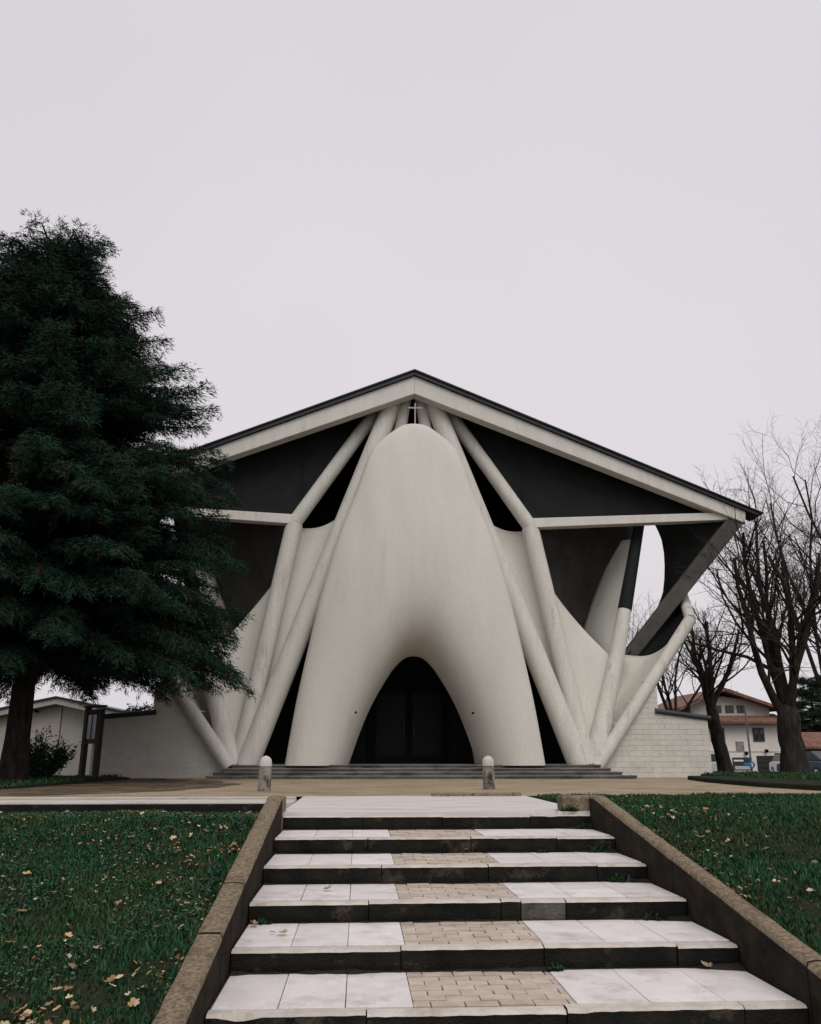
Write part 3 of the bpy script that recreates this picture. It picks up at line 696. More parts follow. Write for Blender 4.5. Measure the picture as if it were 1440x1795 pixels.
def notice_board():
    Y = 23.6
    a = at(150, 1362, Y); z_t = at(150, 1240, Y).z; zb = at(150, 1304, Y).z
    o = empty('notice_board', (a.x, Y, 0), 'dark wooden notice board on two posts beside the low wall', 'notice board')
    dx, dy = .48, -.42           # seen at an angle
    p0 = Vector((a.x - .17, Y + .2, 0)); p1 = p0 + Vector((dx, -dy * -1 * 1.0, 0))
    u = (p1 - p0).normalized(); nrm = Vector((u.y, -u.x, 0))
    L_ = (p1 - p0).length
    def bx(s0, s1, t0, t1, z0, z1):
        mb = MB(); c = [p0 + u * s + nrm * t for s, t in ((s0, t0), (s1, t0), (s1, t1), (s0, t1))]
        mb.hexa([q + Vector((0, 0, z0)) for q in c], [q + Vector((0, 0, z1)) for q in c]); return mb
    bx(-.08, .07, -.06, .06, -.1, z_t).build('post', M['board'], o)
    bx(L_ - .07, L_ + .08, -.06, .06, -.1, z_t - .06).build('post', M['board'], o)
    bx(.071, L_ - .071, -.05, .05, zb, zb + .07).build('rail', M['board'], o)
    bx(.071, L_ - .071, -.05, .05, z_t - .14, z_t - .06).build('rail', M['board'], o)
    bx(.071, L_ - .071, -.0, .03, zb + .07, z_t - .14).build('back_panel', M['poster'] if False else M['board'], o)
    bx(.12, L_ * .5 - .03, .032, .05, zb + .12, z_t - .2).build('pane', M['pane'], o)
    bx(L_ * .5 + .03, L_ - .12, .032, .05, zb + .12, z_t - .2).build('pane', M['pane'], o)
    bx(-.1, L_ + .1, -.1, .1, z_t + .001, z_t + .05).build('cap', M['board'], o)
notice_board()

# ================================================================== RIGHT VERGE, HOUSES, CARS
vg = [atz(1206, 1367, .0), atz(1240, 1372, 0), atz(1330, 1380, 0), atz(1445, 1387, 0), Vector((22, 17.5, 0)), Vector((22, 25.5, 0)), Vector((9.9, 25.5, 0)), Vector((9.8, 22.3, 0))]
mb = MB(); mb.prism([(p.x, p.y, -.05) for p in vg][::-1], (0, 0, .15)); verge = tag(mb.build('raised_verge', M['soil'], bevel=.03), kind='structure')
VERGE = [(p.x, p.y) for p in vg]
mb = MB(); mb.prism([(-30, 14.4, -.02), (-9, 14.9, -.02), (-6.9, 15.6, -.02), (-6.5, 17.2, -.02), (-6.3, 19.2, -.02), (-6.2, 21.6, -.02), (-6.0, 23.2, -.02), (-6.4, 24.3, -.02), (-30, 30.9, -.02)], (0, 0, .06)); tag(mb.build('earth_bed', M['earth']), kind='structure')

def house(Y):
    o_ = at(1310, 1360, Y); zb = o_.z
    o = empty('village_house', (o_.x, Y, zb), 'pinkish white two storey house with red tiled roof behind the bare trees', 'house')
    def X(px): return at(px, 1330, Y).x
    def Z(py): return at(1310, py, Y).z
    x0, x1 = X(1205), X(1374)
    mb = MB(); mb.box(x0, x1, Y, Y + 9, zb - .5, Z(1268)); mb.build('wall', M['house'], o)
    # lower tiled skirt roof
    mb = MB(); a, b_ = Z(1268), Z(1257)
    mb.hexa([(x0 - .5, Y - .9, a - .05), (x1 + .3, Y - .9, a - .05), (x1 + .3, Y + 1.2, b_), (x0 - .5, Y + 1.2, b_)], [(x0 - .5, Y - .9, a + .12), (x1 + .3, Y - .9, a + .12), (x1 + .3, Y + 1.2, b_ + .3), (x0 - .5, Y + 1.2, b_ + .3)]); mb.build('skirt_roof', M['tile'], o)
    # loft storey
    lx0, lx1 = X(1225), X(1366); lz0, lz1 = Z(1262), Z(1232); ap = Z(1222)
    mb = MB(); mb.prism([(lx0, Y + .6, lz0), (lx1, Y + .6, lz0), (lx1, Y + .6, lz1), (X(1285), Y + .6, Z(1220)), (lx0, Y + .6, lz1)], (0, 8, 0)); mb.build('loft_wall', M['house2'], o)
    ax = X(1280); az = Z(1212)
    for sg, ex, ez in ((-1, X(1198), Z(1246)), (1, X(1382), Z(1246))):
        mb = MB(); mb.prism([(ax, Y - .3, az), (ex, Y - .3, ez), (ex, Y - .3, ez + .22), (ax, Y - .3, az + .25)], (0, 9.5, 0)); mb.build('roof', M['tile'], o)
    mb = MB(); mb.box(X(1322), X(1329), Y + 2, Y + 2.9, Z(1240), Z(1208)); mb.build('chimney', M['house2'], o)
    def win(pa, pb, ya, yb, yy, name='window'):
        mb = MB(); mb.box(X(pa), X(pb), yy - .06, yy + .05, Z(yb), Z(ya)); f = mb.build(name, M['shutter'], o)
        mb = MB(); w_ = X(pb) - X(pa)
        for q in (0, 1):
            mb = MB(); mb.box(X(pa) + .1 + q * w_ * .5, X(pa) + w_ * (.5 + .5 * q) - .06, yy - .075, yy - .055, Z(yb) + .12, Z(ya) - .1); mb.build('pane', M['pane'], f)
    win(1250, 1275, 1276, 1300, Y); win(1325, 1345, 1276, 1300, Y)
    win(1262, 1280, 1236, 1249, Y + .6); win(1287, 1302, 1236, 1249, Y + .6); win(1308, 1322, 1236, 1249, Y + .6)
    for pa, pb in ((1243, 1278), (1327, 1364)):
        mb = MB(); mb.box(X(pa), X(pb), Y - .04, Y + .05, zb - .3, Z(1325)); g = mb.build('garage_door', M['darkopen'], o)
        for k in range(1, 4):
            zk = zb + (Z(1325) - zb) * k / 4; mb = MB(); mb.box(X(pa) + .05, X(pb) - .05, Y - .06, Y - .035, zk - .03, zk + .03); mb.build('panel_rail', M['shutter'], g)
    mb = MB(); mb.box(X(1284), X(1318), Y - .05, Y + .05, Z(1350), Z(1328)); sw = mb.build('shop_window', M['pane'], o)
    mb = MB(); mb.box(X(1287), X(1314), Y - .065, Y - .052, Z(1349), Z(1343)); mb.build('window_poster', M['carpaint_a'], sw)
    mb = MB(); mb.box(X(1286), X(1303), Y - .065, Y - .052, Z(1335), Z(1332)); mb.build('window_poster', M['carpaint_b'], sw)
    mb = MB(); mb.box(X(1303), X(1316), Y - .065, Y - .052, Z(1342), Z(1337)); mb.build('window_poster', M['blue'], sw)
    mb = MB(); mb.box(X(1293), X(1307), Y - .05, Y + .03, Z(1317), Z(1300)); mb.build('wall_plaque', M['poster'], o)
    mb = MB(); mb.box(x0, x1 + .02, Y - .03, Y + .02, Z(1318.5), Z(1317)); mb.build('string_course', M['house2'], o)
    for px, py in ((1308, 1321), (1344, 1317)):
        mb = MB(); mb.tube([(X(px), Y - .25, Z(py)), (X(px), Y, Z(py) + .1)], [.14, .05], 8); mb.build('wall_lamp', M['bronze'], o)
house(62.0)
def barn(Y):
    a = at(1412, 1360, Y); b_ = at(1500, 1360, Y)
    o = empty('dark_outbuilding', (a.x, Y, a.z), 'low dark outbuilding with orange tiled roof at the right edge', 'building')
    zt = at(1420, 1312, Y).z; zr = at(1420, 1288, Y).z
    mb = MB(); mb.box(a.x, b_.x, Y, Y + 1.2, a.z - .4, zt); mb.build('wall', M['darkopen'], o)
    mb = MB(); mb.hexa([(a.x - .6, Y - .7, zt - .05), (b_.x + .6, Y - .7, zt - .05), (b_.x + .6, Y + 1.2, zr), (a.x - .3, Y + 1.2, zr)], [(a.x - .6, Y - .7, zt + .1), (b_.x + .6, Y - .7, zt + .1), (b_.x + .6, Y + 1.2, zr + .2), (a.x - .3, Y + 1.2, zr + .2)]); mb.build('roof', M['tile'], o)
barn(58.0)
def car(px, py, Y, paint, label, rz, L_=4.0):
    p = at(px, py, Y); o = empty('parked_car', (p.x, p.y, p.z), label, 'car', 'cars parked by the village house')
    c, sn = math.cos(rz), math.sin(rz)
    def T(x, y, z): return Vector((p.x + x * c - y * sn, p.y + x * sn + y * c, p.z + z))
    h = L_ / 2
    body = [(-h, .35), (-h + .05, .75), (-h + .9, .88), (-h + 1.5, .95), (h - .6, .95), (h - .05, .85), (h, .4), (h - .2, .28), (-h + .2, .28)]
    mb = MB(); mb.prism([T(x, -.82, z) for x, z in body], T(0, .82, 0) - T(0, -.82, 0)); mb.build('body', paint, o, bevel=.06)
    cab = [(-h + 1.2, .94), (-h + 1.75, 1.42), (h - 1.1, 1.46), (h - .35, .95)]
    mb = MB(); mb.prism([T(x, -.7, z) for x, z in cab], T(0, .7, 0) - T(0, -.7, 0)); k = mb.build('cabin', M['pane'], o, bevel=.05)
    mb = MB(); mb.prism([T(x, -.66, z) for x, z in [(-h + 1.75, 1.425), (h - 1.1, 1.465), (h - 1.15, 1.5), (-h + 1.85, 1.46)]], T(0, .66, 0) - T(0, -.66, 0)); mb.build('roof', paint, o)
    for x in (-h + .75, h - .75):
        for y in (-.84, .64):
            mb = MB(); mb.tube([T(x, y, .31), T(x, y + .2, .31)], .31, 16); w_ = mb.build('wheel', M['rubber'], o)
            mb = MB(); mb.tube([T(x, y - .012, .31), T(x, y + .212, .31)], .18, 12); mb.build('rim', M['carpaint_a'], w_)
    for y in (-.6, .6):
        mb = MB(); q = T(h - .02, y, .72); mb.tube([T(h - .05, y, .72), T(h + .03, y, .72)], .1, 8); mb.build('tail_lamp', M['red'], o)
        mb = MB(); mb.tube([T(-h - .02, y, .66), T(-h + .1, y, .66)], .1, 8); mb.build('headlight', M['white_metal'], o)
car(1229, 1361, 58, M['carpaint_a'], 'silver car half hidden behind the church low wall', rad(8))
car(1392, 1363, 52, M['carpaint_b'], 'white car seen just beside the thick bare tree trunk', rad(80))
car(1425, 1363, 50, M['carpaint_c'], 'dark blue car with red tail lamp at the right edge', rad(-75))
def sign_pole(Y):
    b_ = at(1320, 1362, Y); t = at(1311, 1237, Y)
    o = empty('sign_pole', (b_.x, Y, b_.z), 'tall slim grey pole with a round blue road sign', 'sign')
    mb = MB(); mb.tube([Vector((b_.x, Y, b_.z - .3)), Vector((b_.x, Y, t.z))], .05, 8); mb.build('pole', M['galv'], o)
    c = at(1317, 1341, Y); mb = MB(); mb.tube([Vector((b_.x, Y - .10, c.z)), Vector((b_.x, Y - .06, c.z))], .17, 20); d_ = mb.build('sign_disc', M['blue'], o)
    mb = MB(); mb.prism([Vector((b_.x - .03, Y - .115, c.z + .1)), Vector((b_.x - .03, Y - .115, c.z - .1)), Vector((b_.x + .03, Y - .115, c.z - .1)), Vector((b_.x + .03, Y - .115, c.z + .1))], (0, .01, 0)); mb.build('sign_mark', M['carpaint_b'], d_)
sign_pole(45.0)

# ================================================================== TREES
def tube_np(paths, n):
    """paths: list of (pts (k,3), radii (k)) -> V,F quads"""
    V = []; Fc = []; off = 0
    ang = np.linspace(0, 2 * np.pi, n, endpoint=False); ca, sa = np.cos(ang), np.sin(ang)
    for P, r in paths:
        P = np.asarray(P, float); k = len(P); t = np.gradient(P, axis=0); t /= np.linalg.norm(t, axis=1)[:, None] + 1e-9
        ref = np.array([0, 0, 1.0]) if abs(t[0, 2]) < .9 else np.array([0, 1.0, 0])
        a = np.cross(t, ref); a /= np.linalg.norm(a, axis=1)[:, None] + 1e-9; b_ = np.cross(t, a)
        ring = P[:, None, :] + (a[:, None, :] * ca[None, :, None] + b_[:, None, :] * sa[None, :, None]) * np.asarray(r)[:, None, None]
        V.append(ring.reshape(-1, 3)); i = np.arange(k - 1)[:, None]; j = np.arange(n)[None, :]
        Fc.append(np.stack([off + i * n + j, off + i * n + (j + 1) % n, off + (i + 1) * n + (j + 1) % n, off + (i + 1) * n + j], -1).reshape(-1, 4)); off += k * n
    return np.concatenate(V), np.concatenate(Fc)
def bare_tree(base, height, r0, fork_h, stems, label, seed, spread=.35, levels=4, dens=1.0, lean=(0, 0), up=.12):
    rs = np.random.default_rng(seed); o = empty('bare_tree', base, label, 'tree', 'leafless trees right of the church')
    thick = []; mid = []; thin = []
    def grow(p, d, ln, r, lev):
        k = max(3, int(5 - lev * .5)) + (2 if lev < 2 else 0); pts = [p]; q = p.copy(); dd = d / np.linalg.norm(d)
        for i in range(k):
            dd = dd + rs.normal(0, .10 + .035 * lev, 3) + np.array([0, 0, up * (1.0 if lev < 3 else .4)]) ; dd /= np.linalg.norm(dd)
            q = q + dd * ln / k; pts.append(q)
        rr = np.linspace(r, r * (.35 if lev < 2 else .35), k + 1)
        (thick if lev <= 1 else mid if lev == 2 else thin).append((np.array(pts), rr))
        if lev >= levels: return
        nch = int(round([0, 7, 6, 5, 4][min(lev, 4)] * dens)) + (1 if rs.random() < .5 else 0)
        for c in range(nch):
            t = .22 + .78 * (c + rs.random()) / nch; x = t * k; i = min(int(x), k - 1)
            pp = pts[i] + (pts[i + 1] - pts[i]) * (x - i); ax = pts[i + 1] - pts[i]; ax /= np.linalg.norm(ax)
            side = np.cross(ax, rs.normal(0, 1, 3)); side /= np.linalg.norm(side) + 1e-9
            an = rs.uniform(.45, .95); nd = ax * math.cos(an) + side * math.sin(an)
            grow(pp, nd, ln * rs.uniform(.38, .62) * (1.15 - .45 * t), max(.005, np.interp(t, [0, 1], [rr[0], rr[-1]]) * rs.uniform(.42, .6)), lev + 1)
    b0 = np.array(base, float); top = b0 + np.array([lean[0], lean[1], fork_h])
    n = 8; pts = [b0 + (top - b0) * i / n + rs.normal(0, .02, 3) * (i > 0) for i in range(n + 1)]
    pts[0] = b0 - np.array([0, 0, .2])
    V, Fc = tube_np([(np.array(pts), r0 * np.array([1.35, 1.12, 1.02, .98, .95, .93, .92, .86, .55]))], 16)
    link('trunk', npmesh('trunk', V, Fc, smooth=True), M['bark'], o)
    for (az, tilt, ln, rr, h) in stems:
        d = np.array([math.sin(tilt) * math.cos(az), math.sin(tilt) * math.sin(az), math.cos(tilt)])
        grow(pts[-1] - np.array([0, 0, h]), d, ln, rr, 1)
    V, Fc = tube_np(thick, 8); link('limbs', npmesh('limbs', V, Fc, smooth=True), M['bark'], o)
    V, Fc = tube_np(mid, 5); link('branches', npmesh('branches', V, Fc, smooth=True), M['bark'], o)
    V, Fc = tube_np(thin, 3); link('twigs', npmesh('twigs', V, Fc), M['twig'], o)
    return o
def stemset(n, h, r, tilts, seed):
    rs = random.Random(seed); out = []
    for i in range(n):
        out.append((i * 6.283 / n + rs.uniform(-.4, .4), rs.uniform(*tilts), h * rs.uniform(.75, 1.05), r * rs.uniform(.7, 1.1), rs.uniform(.1, .7)))
    return out
p = atz(1388, 1372, .1); p = Vector((at(1392, 1330, 25.0).x, 25.0, .05))
bare_tree(p, 10, .36, 2.05, stemset(9, 6.0, .14, (.05, .44), 3), 'big bare many-stemmed tree with thick trunk in front of the village house', 5)
p = Vector((at(1272, 1330, 30).x, 30, -.1))
bare_tree(p, 7, .24, 2.4, stemset(5, 4.0, .12, (.1, .55), 8), 'smaller bare tree with forked trunk at the end of the right wall', 9, dens=.95, lean=(-.35, 0))
p = Vector((at(1190, 1330, 34).x, 34, -.2))
bare_tree(p, 6, .13, 2.2, stemset(4, 4.2, .09, (.1, .5), 18), 'thin bare tree rising behind the flat roof of the right wall', 21, dens=.9)
p = Vector((at(1478, 1330, 33).x, 33, -.3))
bare_tree(p, 12, .3, 3.0, stemset(8, 9.5, .12, (.05, .45), 28), 'tall twiggy tree at the right edge of the picture', 33, dens=1.05)
p = Vector((at(1120, 1330, 46).x, 46, -.5))
bare_tree(p, 8, .16, 3.0, stemset(5, 6.5, .1, (.05, .45), 38), 'distant bare tree seen through the opening beside the side rib', 41, dens=.9)

def needles(name, anchors, dirs, length, width, nper, rs, parent, cols, spread=.5, droop=.3, mat=None):
    """narrow pointed leaflets: anchors (n,3), dirs (n,3)"""
    n = len(anchors); A = np.repeat(anchors, nper, 0); D = np.repeat(dirs, nper, 0)
    D = D + rs.normal(0, spread, D.shape); D[:, 2] -= droop * rs.random(len(D)); D /= np.linalg.norm(D, axis=1)[:, None]
    A = A + rs.normal(0, .05, A.shape)
    S = np.cross(D, rs.normal(0, 1, D.shape)); S /= np.linalg.norm(S, axis=1)[:, None] + 1e-9
    ln = length * rs.uniform(.5, 1.25, (len(D), 1)); w = width * rs.uniform(.6, 1.2, (len(D), 1))
    V = np.stack([A - S * w * .5, A + S * w * .5, A + D * ln], 1).reshape(-1, 3)
    Fc = np.arange(len(V)).reshape(-1, 3)
    ci = np.repeat(np.repeat(cols, nper, 0) * rs.uniform(.7, 1.3, (len(D), 1)), 3, 0)
    return link(name, npmesh(name, V, Fc, ci), mat or M['leaf'], parent)
def conifer(base, top_z, prof_r, zmin, nb, label, seed, group=None, lname='conifer_tree', trunk_r=.32, green=(.012, .040, .026), apex_off=(0, 0), nlen=.22, nper=9, step=.16, width=.034, low=False):
    rs = np.random.default_rng(seed); o = empty(lname, base, label, 'tree', group); b0 = np.array(base, float)
    n = 14; tp = [b0 + np.array([apex_off[0] * (i / n) ** 2, apex_off[1] * (i / n) ** 2, (top_z - b0[2]) * i / n * .97]) for i in range(n + 1)]; tp[0] = tp[0] - np.array([0, 0, .2])
    V, Fc = tube_np([(np.array(tp), trunk_r * np.linspace(1, .08, n + 1) ** .9 * np.r_[1.25, np.ones(n)])], 14); link('trunk', npmesh('trunk', V, Fc, smooth=True), M['bark'], o)
    tp = np.array(tp); br = []; anc = []; dr = []; cl = []
    zs, rsz = zip(*prof_r)
    for i in range(nb):
        f = (i + rs.random()) / nb; z = zmin + (top_z - zmin - .3) * f ** (1.35 if low else 1.12)
        r = np.interp(z, zs, rsz) * rs.uniform(.68, .965); az = i * 2.39996 + rs.normal(0, .3)
        if low and i < 44: z = zmin + rs.uniform(-.35, .5); r = rs.uniform(2.8, 5.6)
        if low and i % 7 == 3 and z < zmin + 4.5: az = rs.normal(-.25, .45); r = np.interp(z, zs, rsz) * rs.uniform(.82, .95)
        p0 = np.array([np.interp(z, tp[:, 2], tp[:, k]) for k in range(2)] + [z])
        rise = rs.uniform(-.12, .55) * min(1.0, (z - zmin + 1.5) / 6); r *= 1 + .09 * mn.noise((math.cos(az) * 1.6, math.sin(az) * 1.6, z * .55)); k = 9; out = np.array([math.cos(az), math.sin(az), 0])
        pts = []
        for q in range(k + 1):
            t = q / k; pts.append(p0 + out * r * t + np.array([0, 0, r * (rise * t - (.13 + .09 * (1 - f)) * t ** 2.2)]) + rs.normal(0, .04, 3) * t)
        pts = np.array(pts); br.append((pts, np.linspace(.035 + .012 * r, .008, k + 1)))
        lat = np.cross(out, [0, 0, 1.0])
        m = max(6, int(r / step))
        for c in range(m):
            t = .16 + .84 * (c + rs.random()) / m; x = t * k; ii = min(int(x), k - 1); pp = pts[ii] + (pts[ii + 1] - pts[ii]) * (x - ii); ax = pts[ii + 1] - pts[ii]; ax /= np.linalg.norm(ax)
            for sd in (-1, 1):
                l2 = (.35 + .9 * (1 - t) * min(1, r / 3)) * rs.uniform(.6, 1.15); d2 = ax * .75 + lat * sd * rs.uniform(.5, .9) + np.array([0, 0, rs.uniform(-.35, .15)]); d2 /= np.linalg.norm(d2)
                ns = max(2, int(l2 / .13))
                for e in range(ns):
                    u_ = (e + .5) / ns; anc.append(pp + d2 * l2 * u_ + np.array([0, 0, -.18 * u_ * u_])); dr.append(d2 + np.array([0, 0, -.1]))
                    g = rs.uniform(.6, 1.3); cc = np.array(green) * g
                    if rs.random() < .05 + .2 * (t < .5): cc = np.array([.055, .036, .018]) * g
                    cl.append(cc)
    if low:
        for i in range(34):
            az = rs.uniform(0, 6.28); p0 = np.array([np.interp(top_z - 1.2, tp[:, 2], tp[:, k]) for k in range(2)] + [top_z - rs.uniform(.5, 2.2)]); ln = rs.uniform(.5, 1.15)
            out = np.array([math.cos(az) * .4, math.sin(az) * .4, 1.0]); out /= np.linalg.norm(out)
            pts = np.array([p0 + out * ln * q / 5 for q in range(6)]); br.append((pts, np.linspace(.03, .006, 6)))
            for q in np.linspace(.1, 1, 30):
                d2 = out * .6 + rs.normal(0, .6, 3); d2 /= np.linalg.norm(d2); anc.append(p0 + out * ln * q + d2 * .08); dr.append(d2); cl.append(np.array(green) * rs.uniform(.7, 1.4))
    V, Fc = tube_np(br, 4); link('branches', npmesh('branches', V, Fc), M['bark'], o)
    cr_ = needles('crown', np.array(anc), np.array(dr), nlen, width, nper, rs, o, np.array(cl), spread=.42, droop=.35)
    return o, len(anc)
bt = at(25, 1340, 20.5); bt.z = 0
def zat(py): return at(100, py, 20.5).z
K = 20.5 / FPX * 1.03
ztop = zat(432); AOFF = at(106, 432, 20.5).x - bt.x
def axis_x(z): return bt.x + AOFF * max(0, z / ztop) ** 2
prof_r = sorted([(at(ex, ey, 20.5).z, max(.35, at(ex, ey, 20.5).x - axis_x(at(ex, ey, 20.5).z))) for ex, ey in [(140, 384), (165, 400), (188, 440), (215, 485), (255, 545), (292, 605), (332, 700), (360, 745), (395, 800), (425, 860), (450, 950), (452, 1050), (440, 1110), (400, 1160), (330, 1200)]])
conifer(bt, ztop, prof_r, zat(1130), 530, 'huge dark green conifer with drooping boughs overlapping the church on the left', 77, apex_off=(AOFF, 0), nlen=.15, nper=11, step=.13, width=.026, low=True, trunk_r=.29, green=(.0105, .034, .020))
# distant evergreen at the right edge, and behind the annex
b2 = at(1438, 1340, 70); b2.z = -1
conifer(b2, at(1438, 1185, 70).z, [(-1, 2.6), (3, 2.6), (6, 1.5), (9, .3)], .2, 130, 'dark evergreen beyond the tiled outbuilding at the right edge', 78, lname='evergreen_tree', trunk_r=.2, nlen=.4, nper=9, step=.3, green=(.016, .034, .02))

def shrub(name, base, h, rx, n, label, seed, col=(.018, .045, .026), leaf=.11):
    rs = np.random.default_rng(seed); o = empty(name, base, label, 'shrub'); b0 = np.array(base, float)
    st = []; anc = []; dr = []
    for i in range(n):
        az = rs.uniform(0, 6.28); rr = rx * math.sqrt(rs.random()); hh = h * rs.uniform(.55, 1.0) * (1 - .4 * rr / rx)
        e = b0 + np.array([rr * math.cos(az), rr * math.sin(az), hh]); m_ = (b0 + e) / 2 + rs.normal(0, .06, 3)
        P = np.array([b0 + np.array([.1 * math.cos(az), .1 * math.sin(az), -.05]), m_, e]); st.append((P, [.014, .009, .004]))
        for t in np.linspace(.3, 1, 9):
            pp = P[0] * (1 - t) ** 2 + 2 * P[1] * t * (1 - t) + P[2] * t * t; d = rs.normal(0, 1, 3); d[2] = abs(d[2]) * .5; anc.append(pp + d * .05); dr.append(d / np.linalg.norm(d))
    V, Fc = tube_np(st, 4); link('stems', npmesh('stems', V, Fc), M['twig'], o)
    needles('foliage', np.array(anc), np.array(dr), leaf, .045, 5, rs, o, np.tile(np.array(col), (len(anc), 1)), spread=.6, droop=.2)
p = at(72, 1345, 22.4); p.z = .0
shrub('leafy_shrub', p, 1.35, .75, 80, 'small leafy shrub growing beside the conifer trunk', 4)
p = at(250, 1244, 27.2)
shrub('low_shrub', Vector((p.x, 27.2, p.z - .5)), .75, .6, 60, 'low shrub showing above the roof of the left wall', 6)
p = at(35, 1352, 20.0); p.z = 0

# ================================================================== LAWN: grass, weeds, fallen leaves
def inpoly(x, y, poly):
    c = np.zeros(len(x), bool); n = len(poly)
    for i in range(n):
        x0, y0 = poly[i]; x1, y1 = poly[(i + 1) % n]
        cond = ((y0 > y) != (y1 > y)) & (x < (x1 - x0) * (y - y0) / (y1 - y0 + 1e-12) + x0); c ^= cond
    return c
def grass_patch(name, label, N, sampler, hfun, h0, seed, w0=.009):
    rs = np.random.default_rng(seed); x, y = sampler(rs, N); n = len(x)
    z = np.array([hfun(a, b_) for a, b_ in zip(x, y)])
    cl = np.array([mn.noise((a * 1.1, b_ * 1.1, 4.0)) for a, b_ in zip(x, y)]); c2 = np.array([mn.noise((a * 4.5, b_ * 4.5, 9.0)) for a, b_ in zip(x, y)])
    h = h0 * rs.uniform(.45, 1.25, n) * (1 + .45 * cl + .5 * c2); h = np.maximum(h, .012)
    d = np.sqrt(x * x + y * y); w = w0 * (0.55 + d / 11) * rs.uniform(.7, 1.3, n)
    az = rs.uniform(0, 6.28, n); ln = rs.uniform(.15, .9, n) * h
    s = np.stack([-np.sin(az), np.cos(az), np.zeros(n)], 1); o_ = np.stack([np.cos(az), np.sin(az), np.zeros(n)], 1); B = np.stack([x, y, z - .004], 1); up = np.array([0, 0, 1.0])
    M_ = B + o_ * (ln * .3)[:, None] + up * (h * .6)[:, None]; T = B + o_ * ln[:, None] + up * h[:, None]
    V = np.stack([B - s * w[:, None] / 2, B + s * w[:, None] / 2, M_ + s * w[:, None] * .4, M_ - s * w[:, None] * .4, T], 1).reshape(-1, 3)
    bare = (c2 + .6 * cl < -.42) & (rs.random(n) < .75); V.reshape(n, 5, 3)[bare, 2:, 2] -= (h[bare] * .55)[:, None]
    i5 = np.arange(n)[:, None] * 5; Fc = np.concatenate([i5 + [0, 1, 2], i5 + [0, 2, 3], i5 + [3, 2, 4]], 0)
    g = np.array([.018, .068, .031])[None] * rs.uniform(.55, 1.35, (n, 1)) * (1 + .35 * cl + .35 * c2)[:, None]
    ye = np.clip(.5 + 1.6 * np.array([mn.noise((a * .7 + 5, b_ * .7, 31.0)) for a, b_ in zip(x, y)]), 0, 1)[:, None]
    g = g * (1 - .35 * ye) + np.array([.05, .075, .022])[None] * rs.uniform(.5, 1.3, (n, 1)) * .35 * ye
    dry = rs.random(n) < .07 + .16 * np.clip(-c2, 0, 1); g[dry] = np.array([.12, .10, .05]) * rs.uniform(.5, 1.2, (dry.sum(), 1))
    lt = rs.random(n) < .05; g[lt] = np.array([.05, .10, .05])
    o = link(name, npmesh(name, V, Fc, np.repeat(g, 5, 0)), M['grass']); tag(o, label, 'grass', kind='stuff'); return o
def samp_left(rs, N):
    y = 3.6 + 8.1 * rs.random(N) ** 1.35; x = SX0 - .165 - (y * .62 + 1.0) * rs.random(N); return x, y
def samp_right(rs, N):
    y = 4.2 + 9.1 * rs.random(N) ** 1.1; x = SX1 + .15 + (y * .62 + .2) * rs.random(N); return x, y
grass_patch('lawn_grass', 'short dark green grass strewn with leaves on the left bank', 170000, samp_left, lawn_h, .042, 1)
grass_patch('lawn_grass', 'dark green grass on the right bank', 130000, samp_right, lawn_h, .045, 2)
def samp_verge(rs, N):
    x = rs.uniform(9.6, 22, N); y = rs.uniform(16.5, 25.5, N); k = inpoly(x, y, VERGE); return x[k], y[k]
grass_patch('verge_grass', 'dark green grass on the raised verge by the right wall', 40000, samp_verge, lambda a, b_: .1, .06, 3, w0=.010)
def samp_bed(rs, N):
    x = rs.uniform(-16, -6.2, N); y = rs.uniform(15.6, 24.2, N); k = x < -6.5; return x[k], y[k]
grass_patch('bed_grass', 'dark shaded grass in the bed under the conifer', 30000, samp_bed, lambda a, b_: .04, .07, 12, w0=.010)
# weeds: small round leaves in patches on the left bank
def weeds(N, seed):
    rs = np.random.default_rng(seed); y = 3.8 + 7.2 * rs.random(N) ** 1.3; x = SX0 - .26 - 4.5 * rs.random(N) ** 1.5
    k = np.array([mn.noise((a * 1.3, b_ * 1.3, 14.0)) > -.05 for a, b_ in zip(x, y)]); x, y = x[k], y[k]; n = len(x)
    z = np.array([lawn_h(a, b_) for a, b_ in zip(x, y)]) + rs.uniform(.015, .05, n); r = rs.uniform(.005, .013, n); az = rs.uniform(0, 6.28, n)
    a1 = np.stack([np.cos(az), np.sin(az), rs.uniform(-.5, .5, n)], 1); b1 = np.stack([-np.sin(az), np.cos(az), rs.uniform(-.5, .5, n)], 1); C = np.stack([x, y, z], 1)
    V = np.stack([C + (a1 * math.cos(t) + b1 * math.sin(t) * .75) * r[:, None] for t in np.linspace(0, 2 * math.pi, 7)[:-1]], 1).reshape(-1, 3)
    Fc = (np.arange(n)[:, None] * 6 + np.arange(6)[None]); g = np.array([.035, .085, .05])[None] * rs.uniform(.3, 1.7, (n, 1))
    o = link('clover_weeds', npmesh('clover_weeds', V, Fc, np.repeat(g, 6, 0)), M['grass']); tag(o, 'low clover and weeds among the left lawn grass', 'weeds', kind='stuff')
weeds(30000, 6)
